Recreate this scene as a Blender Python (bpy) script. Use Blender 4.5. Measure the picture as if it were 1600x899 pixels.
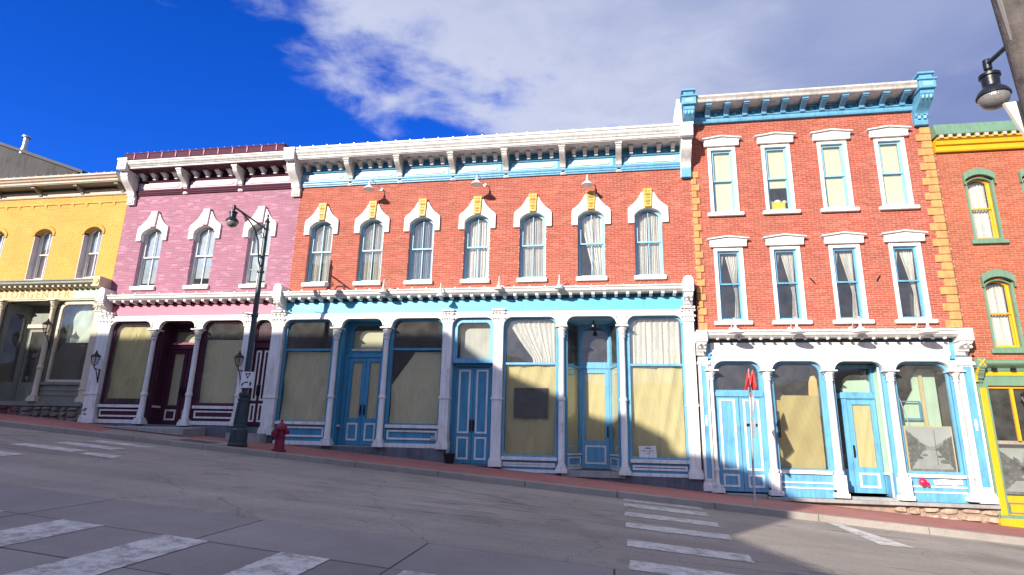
import bpy, bmesh, math, random
from mathutils import Vector, Matrix
random.seed(11)
R = math.radians
scene = bpy.context.scene
col = scene.collection
for o in list(bpy.data.objects):
    bpy.data.objects.remove(o)

# ------------------------------------------------------------------ camera
# facades stand in the plane y = 0, x runs along the street, z = 0 is eye level
cd = bpy.data.cameras.new('camera'); cam = bpy.data.objects.new('camera', cd); col.objects.link(cam)
cd.sensor_width = 36.0; cd.lens = 36.0 * 932.07 / 1600.0; cd.clip_start = 0.05; cd.clip_end = 2000
YAW, PIT, ROL = -0.17398, 0.25318, 0.02439
fw = Vector((math.sin(YAW)*math.cos(PIT), math.cos(YAW)*math.cos(PIT), math.sin(PIT)))
r0 = Vector((math.cos(YAW), -math.sin(YAW), 0)); u0 = r0.cross(fw)
rr = math.cos(ROL)*r0 + math.sin(ROL)*u0; uu = -math.sin(ROL)*r0 + math.cos(ROL)*u0
cam.matrix_world = Matrix(((rr.x, uu.x, -fw.x, 0), (rr.y, uu.y, -fw.y, -16), (rr.z, uu.z, -fw.z, 0), (0, 0, 0, 1)))
scene.camera = cam

# ------------------------------------------------------------------ light
LD = Vector((0.55, 1.0, -0.42)).normalized()          # the way sunlight travels
ELEV = math.asin(-LD.z)
SUNROT = math.atan2(-LD.x, -LD.y)
sl = bpy.data.lights.new('sun', 'SUN'); sl.energy = 4.8; sl.angle = R(0.5); sl.color = (1.0, 0.93, 0.82)
so = bpy.data.objects.new('sun', sl); col.objects.link(so)
so.rotation_euler = LD.to_track_quat('-Z', 'Y').to_euler(); so.location = (-20, -40, 30)
world = bpy.data.worlds.new('World'); scene.world = world; world.use_nodes = True
nt = world.node_tree; N = nt.nodes; LK = nt.links
for n in list(N): N.remove(n)
def nn(tree, t, **kw):
    n = tree.nodes.new(t)
    for k, v in kw.items():
        if k.startswith('i_'):
            n.inputs[k[2:].replace('_', ' ')].default_value = v
        else: setattr(n, k, v)
    return n
wo = nn(nt, 'ShaderNodeOutputWorld'); bg = nn(nt, 'ShaderNodeBackground'); LK.new(bg.outputs[0], wo.inputs[0])
sky = nn(nt, 'ShaderNodeTexSky', sky_type='NISHITA', sun_disc=False, sun_elevation=ELEV, sun_rotation=SUNROT % (2*math.pi))
sky.altitude = 2600; sky.air_density = 1.0; sky.dust_density = 0.3; sky.ozone_density = 3.0
hs = nn(nt, 'ShaderNodeHueSaturation'); hs.inputs['Saturation'].default_value = 1.30; hs.inputs['Value'].default_value = 1.25
LK.new(sky.outputs[0], hs.inputs['Color'])
gn = nn(nt, 'ShaderNodeVectorMath', operation='MULTIPLY'); LK.new(hs.outputs[0], gn.inputs[0])   # the camera's vivid rendering of clear mountain sky
tc = nn(nt, 'ShaderNodeTexCoord')
sep = nn(nt, 'ShaderNodeSeparateXYZ'); LK.new(tc.outputs['Generated'], sep.inputs[0])
hz_ = nn(nt, 'ShaderNodeMapRange', interpolation_type='SMOOTHSTEP'); LK.new(sep.outputs[2], hz_.inputs[0]); hz_.inputs[1].default_value = 0.05; hz_.inputs[2].default_value = 0.36
hm = nn(nt, 'ShaderNodeMix', data_type='RGBA'); LK.new(hz_.outputs[0], hm.inputs[0]); hm.inputs[6].default_value = (.9, .95, 1.1, 1); hm.inputs[7].default_value = (.80, 1.12, 2.4, 1); LK.new(hm.outputs[2], gn.inputs[1])
def wm(op, a, b=None, c=None):
    m = nn(nt, 'ShaderNodeMath', operation=op)
    for i, q in enumerate((a, b, c)):
        if q is None: continue
        if isinstance(q, (int, float)): m.inputs[i].default_value = q
        else: LK.new(q, m.inputs[i])
    return m.outputs[0]
zz = wm('MAXIMUM', sep.outputs[2], 0.06)
px = wm('DIVIDE', sep.outputs[0], zz); py = wm('DIVIDE', sep.outputs[1], zz)
cmb = nn(nt, 'ShaderNodeCombineXYZ'); LK.new(px, cmb.inputs[0]); LK.new(py, cmb.inputs[1])
def noise(tree, vec, scale, detail=6, rough=.55, dist=0.0):
    n = tree.nodes.new('ShaderNodeTexNoise'); n.inputs['Scale'].default_value = scale
    n.inputs['Detail'].default_value = detail; n.inputs['Roughness'].default_value = rough; n.inputs['Distortion'].default_value = dist
    if vec is not None: tree.links.new(vec, n.inputs['Vector'])
    return n
n1 = noise(nt, cmb.outputs[0], 2.3, 9, .56, .35); n2 = noise(nt, cmb.outputs[0], 0.9, 4, .5, .2)
# the cloud bank lies to the right (east) of a line across the cloud layer
m = wm('ADD', wm('MULTIPLY', px, 1.0), wm('MULTIPLY', py, -0.42)); m = wm('ADD', m, 1.35)
m = wm('ADD', m, wm('MULTIPLY', wm('SUBTRACT', n1.outputs[0], 0.5), 1.9))
n3 = noise(nt, cmb.outputs[0], 7.5, 7, .6, .5)
m = wm('ADD', m, wm('MULTIPLY', wm('SUBTRACT', n3.outputs[0], 0.5), 0.55))
cov = nn(nt, 'ShaderNodeMapRange', interpolation_type='SMOOTHSTEP'); cov.inputs[1].default_value = -0.06; cov.inputs[2].default_value = 0.55
LK.new(m, cov.inputs[0])
# bright where the bank is thin at its edge, greyer inside, with billows
inner = nn(nt, 'ShaderNodeMapRange', interpolation_type='SMOOTHSTEP'); inner.inputs[1].default_value = 0.25; inner.inputs[2].default_value = 1.5; inner.inputs[3].default_value = .92; inner.inputs[4].default_value = .36
LK.new(m, inner.inputs[0])
bil = wm('ADD', inner.outputs[0], wm('MULTIPLY', wm('SUBTRACT', n2.outputs[0], .5), .9)); bil = wm('ADD', bil, wm('MULTIPLY', wm('SUBTRACT', n1.outputs[0], .5), .35))
cr0 = nn(nt, 'ShaderNodeValToRGB'); LK.new(bil, cr0.inputs[0])
cr0.color_ramp.elements[0].position = .15; cr0.color_ramp.elements[0].color = (2.1, 2.8, 5.6, 1)
cr0.color_ramp.elements[1].position = .95; cr0.color_ramp.elements[1].color = (6.4, 6.9, 8.8, 1)
# cloud towards the sun is brighter, as in any sky
sd = nn(nt, 'ShaderNodeVectorMath', operation='DOT_PRODUCT'); LK.new(tc.outputs['Generated'], sd.inputs[0]); sd.inputs[1].default_value = tuple(-LD)
glow = wm('ADD', 1.0, wm('MULTIPLY', wm('POWER', wm('MAXIMUM', sd.outputs['Value'], 0.0), 3.0), 1.6))
cr = nn(nt, 'ShaderNodeVectorMath', operation='SCALE'); LK.new(cr0.outputs[0], cr.inputs[0]); LK.new(glow, cr.inputs['Scale'])
mx = nn(nt, 'ShaderNodeMix', data_type='RGBA'); LK.new(cov.outputs[0], mx.inputs[0]); LK.new(gn.outputs[0], mx.inputs[6]); LK.new(cr.outputs[0], mx.inputs[7])
LK.new(mx.outputs[2], bg.inputs[0]); bg.inputs[1].default_value = 0.0555
scene.view_settings.view_transform = 'Standard'; scene.view_settings.look = 'None'
scene.view_settings.exposure = 0.85; scene.view_settings.gamma = 1.0
scene.view_settings.use_curve_mapping = False

# ------------------------------------------------------------------ materials
MATS = {}
def base_mat(name):
    m = bpy.data.materials.new(name); m.use_nodes = True
    t = m.node_tree; b = t.nodes['Principled BSDF']
    return m, t, b
def scl(c, k): return (min(c[0]*k, 1), min(c[1]*k, 1), min(c[2]*k, 1), 1)
def paint(name, c, rough=.5, var=.12, scale=2.2, bump=.15, dirt=.25, metal=0.0, fine=60):
    if name in MATS: return MATS[name]
    if max(c) < .7: c = tuple(min(q*1.22, .8) for q in c)
    m, t, b = base_mat(name)
    g = t.nodes.new('ShaderNodeNewGeometry')
    n = noise(t, g.outputs['Position'], scale, 6, .62); n2 = noise(t, g.outputs['Position'], fine, 4, .6)
    rp = t.nodes.new('ShaderNodeValToRGB'); t.links.new(n.outputs[0], rp.inputs[0])
    rp.color_ramp.elements[0].position = .28; rp.color_ramp.elements[0].color = scl(c, 1-var-dirt*.4)
    rp.color_ramp.elements[1].position = .7; rp.color_ramp.elements[1].color = scl(c, 1+var)
    e = rp.color_ramp.elements.new(.42); e.color = scl(c, 1-var*.3)
    mp = t.nodes.new('ShaderNodeMapping'); t.links.new(g.outputs['Position'], mp.inputs[0]); mp.inputs['Scale'].default_value = (1, 1, .09)
    ns = noise(t, mp.outputs[0], 11, 6, .7); sm = t.nodes.new('ShaderNodeMapRange'); t.links.new(ns.outputs[0], sm.inputs[0]); sm.inputs[1].default_value = .36; sm.inputs[2].default_value = .56; sm.inputs[3].default_value = 1-.55*dirt; sm.inputs[4].default_value = 1.0
    sv = t.nodes.new('ShaderNodeVectorMath'); sv.operation = 'SCALE'; t.links.new(rp.outputs[0], sv.inputs[0]); t.links.new(sm.outputs[0], sv.inputs['Scale'])
    t.links.new(sv.outputs[0], b.inputs['Base Color'])
    b.inputs['Roughness'].default_value = rough; b.inputs['Metallic'].default_value = metal
    if bump:
        bp = t.nodes.new('ShaderNodeBump'); bp.inputs['Strength'].default_value = bump; bp.inputs['Distance'].default_value = .01
        t.links.new(n2.outputs[0], bp.inputs['Height']); t.links.new(bp.outputs[0], b.inputs['Normal'])
    MATS[name] = m; return m
def brickmat(name, tones, rough=.85, blotch=.15):
    m, t, b = base_mat(name)
    g = t.nodes.new('ShaderNodeNewGeometry')
    rp = t.nodes.new('ShaderNodeValToRGB'); t.links.new(g.outputs['Random Per Island'], rp.inputs[0])
    k = len(tones)
    rp.color_ramp.elements[0].position = 0; rp.color_ramp.elements[0].color = (*tones[0], 1)
    rp.color_ramp.elements[1].position = 1; rp.color_ramp.elements[1].color = (*tones[-1], 1)
    for i in range(1, k-1):
        e = rp.color_ramp.elements.new(i/(k-1)); e.color = (*tones[i], 1)
    n = noise(t, g.outputs['Position'], .9, 6, .65); mr = t.nodes.new('ShaderNodeMapRange')
    t.links.new(n.outputs[0], mr.inputs[0]); mr.inputs[1].default_value = .3; mr.inputs[2].default_value = .7
    mr.inputs[3].default_value = 1-blotch; mr.inputs[4].default_value = 1+blotch
    mm = t.nodes.new('ShaderNodeVectorMath'); mm.operation = 'SCALE'
    t.links.new(rp.outputs[0], mm.inputs[0]); t.links.new(mr.outputs[0], mm.inputs['Scale'])
    t.links.new(mm.outputs[0], b.inputs['Base Color']); b.inputs['Roughness'].default_value = rough
    n2 = noise(t, g.outputs['Position'], 90, 4, .6); bp = t.nodes.new('ShaderNodeBump')
    bp.inputs['Strength'].default_value = .35; bp.inputs['Distance'].default_value = .008
    t.links.new(n2.outputs[0], bp.inputs['Height']); t.links.new(bp.outputs[0], b.inputs['Normal'])
    MATS[name] = m; return m
def glassmat(name, tint=(.93, .95, .95), rough=0.0, ior=1.6, dust=.05):
    m = bpy.data.materials.new(name); m.use_nodes = True; t = m.node_tree
    for n in list(t.nodes): t.nodes.remove(n)
    out = t.nodes.new('ShaderNodeOutputMaterial'); mix = t.nodes.new('ShaderNodeMixShader')
    fr = t.nodes.new('ShaderNodeFresnel'); fr.inputs[0].default_value = ior
    tr = t.nodes.new('ShaderNodeBsdfTransparent'); tr.inputs[0].default_value = (*tint, 1)
    gl = t.nodes.new('ShaderNodeBsdfGlossy'); gl.inputs['Roughness'].default_value = rough; gl.inputs[0].default_value = (.95, .97, 1, 1)
    g = t.nodes.new('ShaderNodeNewGeometry'); nz = noise(t, g.outputs['Position'], 1.7, 2, .4)
    bp = t.nodes.new('ShaderNodeBump'); bp.inputs['Strength'].default_value = .04; bp.inputs['Distance'].default_value = .05
    t.links.new(nz.outputs[0], bp.inputs['Height']); t.links.new(bp.outputs[0], gl.inputs['Normal'])
    im = t.nodes.new('ShaderNodeMapRange'); t.links.new(g.outputs['Backfacing'], im.inputs[0]); im.inputs[3].default_value = ior; im.inputs[4].default_value = 1/ior; t.links.new(im.outputs[0], fr.inputs[0])
    df = t.nodes.new('ShaderNodeBsdfDiffuse'); df.inputs[0].default_value = (.55, .54, .50, 1); mx2 = t.nodes.new('ShaderNodeMixShader')
    nd = noise(t, g.outputs['Position'], 3.1, 6, .7); md_ = t.nodes.new('ShaderNodeMapRange'); t.links.new(nd.outputs[0], md_.inputs[0]); md_.inputs[1].default_value = .3; md_.inputs[2].default_value = .75; md_.inputs[3].default_value = dust*.5; md_.inputs[4].default_value = dust*1.6
    t.links.new(md_.outputs[0], mx2.inputs[0]); t.links.new(tr.outputs[0], mx2.inputs[1]); t.links.new(df.outputs[0], mx2.inputs[2])
    t.links.new(fr.outputs[0], mix.inputs[0]); t.links.new(mx2.outputs[0], mix.inputs[1]); t.links.new(gl.outputs[0], mix.inputs[2])
    t.links.new(mix.outputs[0], out.inputs[0]); MATS[name] = m; return m

WHITE = paint('white_paint', (.60, .585, .56), .5, .07, 3.0, .2, .42)
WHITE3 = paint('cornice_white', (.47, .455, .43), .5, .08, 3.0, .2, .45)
WHITE2 = paint('white_paint_aged', (.50, .475, .44), .55, .1, 4.0, .25, .5)
BLUE = paint('blue_paint', (.095, .275, .42), .45, .1, 2.5, .12, .45)
BLUED = paint('deep_blue_paint', (.042, .215, .345), .42, .1, 2.5, .12, .4)
BLUEL = paint('pale_blue_paint', (.20, .40, .50), .5, .1, 2.5, .12, .2)
AQUA = paint('aqua_band_paint', (.075, .33, .48), .5, .12, 1.1, .1, .15)
MAROON = paint('maroon_paint', (.055, .009, .024), .85, .15, 3, .12, .2)
PINK = paint('rose_band_paint', (.36, .10, .16), .55, .08, 1.5, .1, .15)
PINKL = paint('pale_rose_paint', (.48, .28, .34), .55, .08, 3, .1, .15)
GOLD = paint('gold_ochre_paint', (.50, .29, .045), .55, .15, 8, .2, .4)
TAN = paint('tan_paint', (.40, .31, .235), .55, .1, 3, .15, .3)
OLIVE = paint('olive_grey_paint', (.15, .155, .12), .55, .12, 3, .15, .3)
STONEY = paint('cream_trim', (.46, .39, .28), .55, .12, 4, .15, .3)
MINT = paint('mint_sign_board', (.33, .43, .31), .6, .06, 2, .1, .2)
CREAMB = paint('cream_sign_board', (.46, .37, .20), .6, .08, 6, .1, .3)
FADED = paint('faded_orange_lettering', (.42, .24, .07), .7, .2, 20, .1, .6)
GREEN = paint('sage_green_paint', (.115, .20, .13), .5, .1, 3, .12, .25)
GREENR = paint('green_roof_paint', (.105, .19, .125), .6, .12, 2, .12, .3)
YELL = paint('yellow_paint', (.58, .295, .010), .4, .06, 3, .08, .15)
QUOIN = paint('sandstone_quoin', (.44, .215, .075), .8, .18, 7, .4, .4)
CONC = paint('grey_concrete', (.25, .245, .235), .9, .16, 2.2, .5, .35)
STUCCO = paint('grey_blue_stucco', (.10, .11, .13), .9, .2, 1.6, .4, .5)
GREYST = paint('dark_grey_stucco', (.055, .053, .051), .95, .2, .8, .5, .6)
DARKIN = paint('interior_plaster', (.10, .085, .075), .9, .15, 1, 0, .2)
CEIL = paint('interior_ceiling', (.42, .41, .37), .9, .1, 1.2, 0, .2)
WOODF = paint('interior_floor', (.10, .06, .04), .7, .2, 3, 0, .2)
IRON = paint('black_iron', (.012, .014, .018), .35, .2, 8, .2, .2, .3)
POLE = paint('dark_green_pole_paint', (.018, .032, .040), .38, .2, 5, .15, .2)
STEEL = paint('galvanised_steel', (.42, .43, .44), .4, .12, 9, .1, .2, .8)
RED = paint('crimson_hydrant_paint', (.16, .004, .028), .42, .12, 9, .2, .3)
REDF = paint('red_flag_cloth', (.60, .012, .008), .7, .06, 8, .1, .1)
PAPER = paint('shade_lifted_kraft_paper', (.52, .45, .27), .75, .07, 1.4, .25, .12, 0, 9)  # kraft colour lightened to make up for the shade on its bays
PAPERO = paint('sunlit_ochre_kraft_paper', (.33, .255, .09), .75, .07, 1.4, .25, .12, 0, 9)  # separate kraft colour, kept darker for the one bay in sun
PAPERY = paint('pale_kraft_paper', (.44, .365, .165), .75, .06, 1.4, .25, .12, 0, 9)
LACE = paint('lace_curtain', (.50, .475, .42), .9, .2, 30, .3, .5)
SHADE = paint('linen_window_shade', (.44, .42, .29), .9, .05, 3, .08, .1)
WOOD = paint('weathered_pole_wood', (.085, .070, .062), .95, .3, 6, .8, .7, 0, 30)
BRASS = paint('dark_bronze_hardware', (.02, .018, .015), .35, .2, 10, .1, .1, .6)
SKIN = paint('skin', (.55, .30, .22), .6, .05, 6, 0, .05)
CLOTH = paint('black_cloth', (.015, .015, .018), .9, .2, 8, .2, .1)
MINTW = paint('mint_wall_board', (.36, .48, .36), .8, .06, 2, .08, .2)
PLASTIC = paint('yellow_plastic_box', (.60, .38, .008), .4, .05, 3, 0, .05)
MORT_R = paint('mortar_red', (.50, .25, .185), .95, .15, 5, .3, .2)
MORT_V = paint('mortar_violet', (.42, .24, .31), .95, .15, 5, .3, .2)
MORT_Y = paint('mortar_yellow', (.46, .24, .05), .95, .15, 5, .3, .2)
MORT_O = paint('mortar_orange', (.46, .23, .15), .95, .15, 5, .3, .2)
BR_R = brickmat('red_brick', [(.265, .054, .031), (.30, .064, .037), (.33, .074, .044), (.28, .058, .034), (.32, .076, .047), (.375, .107, .070)])
BR_V = brickmat('violet_painted_brick', [(.225, .062, .106), (.245, .071, .118), (.26, .080, .130), (.235, .066, .111), (.27, .088, .140), (.34, .155, .215)], rough=.66, blotch=.2)
BR_Y = brickmat('yellow_painted_brick', [(.555, .295, .062), (.575, .31, .069), (.565, .30, .066), (.585, .32, .074), (.545, .287, .059)], blotch=.14)
BR_O = brickmat('orange_red_brick', [(.28, .066, .030), (.315, .078, .036), (.345, .089, .043), (.295, .070, .032), (.33, .088, .043), (.375, .112, .06)], blotch=.14)
BR_D = brickmat('shaded_side_brick', [(.22, .10, .07), (.26, .12, .085), (.20, .09, .06), (.30, .15, .10)])
GLASS = glassmat('window_glass', ior=1.85, dust=.06); GLASSD = glassmat('shop_glass', (.88, .90, .88), ior=1.75, dust=.085)
GLOBE = glassmat('lamp_globe_glass', (.75, .72, .68), .15)

def ground_mat(name, c1, c2, c3, rough, scale=1.2, crack=True, paver=None):
    m, t, b = base_mat(name)
    g = t.nodes.new('ShaderNodeNewGeometry')
    n = noise(t, g.outputs['Position'], scale, 8, .65); nf = noise(t, g.outputs['Position'], 42, 6, .85); nb = noise(t, g.outputs['Position'], .22, 4, .6)
    rp = t.nodes.new('ShaderNodeValToRGB'); t.links.new(n.outputs[0], rp.inputs[0])
    rp.color_ramp.elements[0].position = .3; rp.color_ramp.elements[0].color = (*c1, 1)
    rp.color_ramp.elements[1].position = .72; rp.color_ramp.elements[1].color = (*c2, 1)
    mix = t.nodes.new('ShaderNodeMix'); mix.data_type = 'RGBA'; mr = t.nodes.new('ShaderNodeMapRange')
    t.links.new(nf.outputs[0], mr.inputs[0]); mr.inputs[1].default_value = .42; mr.inputs[2].default_value = .62; mr.inputs[4].default_value = .75
    t.links.new(mr.outputs[0], mix.inputs[0]); t.links.new(rp.outputs[0], mix.inputs[6]); mix.inputs[7].default_value = (*c3, 1)
    outc = mix.outputs[2]
    mb = t.nodes.new('ShaderNodeMapRange'); t.links.new(nb.outputs[0], mb.inputs[0]); mb.inputs[1].default_value = .3; mb.inputs[2].default_value = .7
    mb.inputs[3].default_value = .82; mb.inputs[4].default_value = 1.16
    vm = t.nodes.new('ShaderNodeVectorMath'); vm.operation = 'SCALE'; t.links.new(outc, vm.inputs[0]); t.links.new(mb.outputs[0], vm.inputs['Scale']); outc = vm.outputs[0]
    if crack:
        sp_ = t.nodes.new('ShaderNodeSeparateXYZ'); t.links.new(g.outputs['Position'], sp_.inputs[0])
        mpl = t.nodes.new('ShaderNodeMapping'); t.links.new(g.outputs['Position'], mpl.inputs[0]); mpl.inputs['Scale'].default_value = (.10, 1.0, 0)
        nl = noise(t, mpl.outputs[0], 1.1, 5, .6); lm = t.nodes.new('ShaderNodeMapRange'); t.links.new(nl.outputs[0], lm.inputs[0]); lm.inputs[1].default_value = .35; lm.inputs[2].default_value = .65; lm.inputs[3].default_value = .84; lm.inputs[4].default_value = 1.1
        vl = t.nodes.new('ShaderNodeVectorMath'); vl.operation = 'SCALE'; t.links.new(outc, vl.inputs[0]); t.links.new(lm.outputs[0], vl.inputs['Scale']); outc = vl.outputs[0]
        mps = t.nodes.new('ShaderNodeMapping'); t.links.new(g.outputs['Position'], mps.inputs[0]); mps.inputs['Scale'].default_value = (.035, .55, 0); mps.inputs['Rotation'].default_value = (0, 0, .03)
        ns_ = noise(t, mps.outputs[0], 1.6, 3, .45); ab = t.nodes.new('ShaderNodeMath'); ab.operation = 'SUBTRACT'; t.links.new(ns_.outputs[0], ab.inputs[0]); ab.inputs[1].default_value = .5
        ab2 = t.nodes.new('ShaderNodeMath'); ab2.operation = 'ABSOLUTE'; t.links.new(ab.outputs[0], ab2.inputs[0])
        sr = t.nodes.new('ShaderNodeMapRange'); t.links.new(ab2.outputs[0], sr.inputs[0]); sr.inputs[1].default_value = .001; sr.inputs[2].default_value = .006; sr.inputs[3].default_value = .62; sr.inputs[4].default_value = 1.0
        vs_ = t.nodes.new('ShaderNodeVectorMath'); vs_.operation = 'SCALE'; t.links.new(outc, vs_.inputs[0]); t.links.new(sr.outputs[0], vs_.inputs['Scale']); outc = vs_.outputs[0]
        pn_ = noise(t, g.outputs['Position'], .55, 7, .7); pr_ = t.nodes.new('ShaderNodeMapRange'); t.links.new(pn_.outputs[0], pr_.inputs[0]); pr_.inputs[1].default_value = .56; pr_.inputs[2].default_value = .60; pr_.inputs[3].default_value = 1.0; pr_.inputs[4].default_value = .84
        vp_ = t.nodes.new('ShaderNodeVectorMath'); vp_.operation = 'SCALE'; t.links.new(outc, vp_.inputs[0]); t.links.new(pr_.outputs[0], vp_.inputs['Scale']); outc = vp_.outputs[0]
        dn = noise(t, g.outputs['Position'], 1.3, 5, .6); vmm = t.nodes.new('ShaderNodeVectorMath'); vmm.operation = 'MULTIPLY_ADD'
        t.links.new(dn.outputs['Color'], vmm.inputs[0]); vmm.inputs[1].default_value = (.9, .5, 0); t.links.new(g.outputs['Position'], vmm.inputs[2])
        vo = t.nodes.new('ShaderNodeTexVoronoi'); vo.feature = 'DISTANCE_TO_EDGE'; vo.inputs['Scale'].default_value = .30; t.links.new(vmm.outputs[0], vo.inputs['Vector'])
        cm = t.nodes.new('ShaderNodeMapRange'); t.links.new(vo.outputs[0], cm.inputs[0]); cm.inputs[1].default_value = .0; cm.inputs[2].default_value = .006
        cm.inputs[3].default_value = .66; cm.inputs[4].default_value = 1.0
        v2 = t.nodes.new('ShaderNodeVectorMath'); v2.operation = 'SCALE'; t.links.new(outc, v2.inputs[0]); t.links.new(cm.outputs[0], v2.inputs['Scale']); outc = v2.outputs[0]
    if name == 'concrete_paving':
        oi = t.nodes.new('ShaderNodeObjectInfo'); om = t.nodes.new('ShaderNodeMapRange'); t.links.new(oi.outputs['Random'], om.inputs[0]); om.inputs[3].default_value = .84; om.inputs[4].default_value = 1.1
        vo_ = t.nodes.new('ShaderNodeVectorMath'); vo_.operation = 'SCALE'; t.links.new(outc, vo_.inputs[0]); t.links.new(om.outputs[0], vo_.inputs['Scale']); outc = vo_.outputs[0]
    if paver:
        bt = t.nodes.new('ShaderNodeTexBrick'); t.links.new(g.outputs['Position'], bt.inputs['Vector'])
        bt.inputs['Color1'].default_value = (1, 1, 1, 1); bt.inputs['Color2'].default_value = (.84, .84, .84, 1); bt.inputs['Mortar'].default_value = (.62, .62, .62, 1)
        bt.inputs['Scale'].default_value = 1; bt.inputs['Mortar Size'].default_value = .006; bt.inputs['Brick Width'].default_value = .21; bt.inputs['Row Height'].default_value = .105
        v3 = t.nodes.new('ShaderNodeVectorMath'); v3.operation = 'MULTIPLY'; t.links.new(outc, v3.inputs[0]); t.links.new(bt.outputs[0], v3.inputs[1]); outc = v3.outputs[0]
    t.links.new(outc, b.inputs['Base Color']); b.inputs['Roughness'].default_value = rough
    bp = t.nodes.new('ShaderNodeBump'); bp.inputs['Strength'].default_value = .5; bp.inputs['Distance'].default_value = .006
    t.links.new(nf.outputs[0], bp.inputs['Height']); t.links.new(bp.outputs[0], b.inputs['Normal'])
    MATS[name] = m; return m
ASPH = ground_mat('asphalt', (.205, .177, .152), (.285, .245, .210), (.43, .37, .315), .9)
CSLAB = ground_mat('concrete_paving', (.195, .172, .158), (.262, .234, .217), (.30, .27, .247), .9, 1.6, False)
PAVE = ground_mat('red_paver_sidewalk', (.32, .105, .085), (.42, .145, .118), (.44, .20, .165), .85, 2.0, False, True)
KERBM = ground_mat('kerb_concrete', (.20, .175, .15), (.30, .26, .22), (.36, .31, .27), .9, 3, False)
def worn_paint():
    m, t, b = base_mat('worn_road_paint')
    g = t.nodes.new('ShaderNodeNewGeometry'); n = noise(t, g.outputs['Position'], 4.5, 9, .8); n2 = noise(t, g.outputs['Position'], 90, 3, .7)
    a = t.nodes.new('ShaderNodeMath'); a.operation = 'MULTIPLY_ADD'; t.links.new(n2.outputs[0], a.inputs[0]); a.inputs[1].default_value = .5; t.links.new(n.outputs[0], a.inputs[2])
    rp = t.nodes.new('ShaderNodeValToRGB'); t.links.new(a.outputs[0], rp.inputs[0])
    rp.color_ramp.elements[0].position = .64; rp.color_ramp.elements[0].color = (.25, .225, .20, 1)
    rp.color_ramp.elements[1].position = .80; rp.color_ramp.elements[1].color = (.60, .57, .53, 1)
    t.links.new(rp.outputs[0], b.inputs['Base Color']); b.inputs['Roughness'].default_value = .8; return m
RPAINT = worn_paint()

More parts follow.
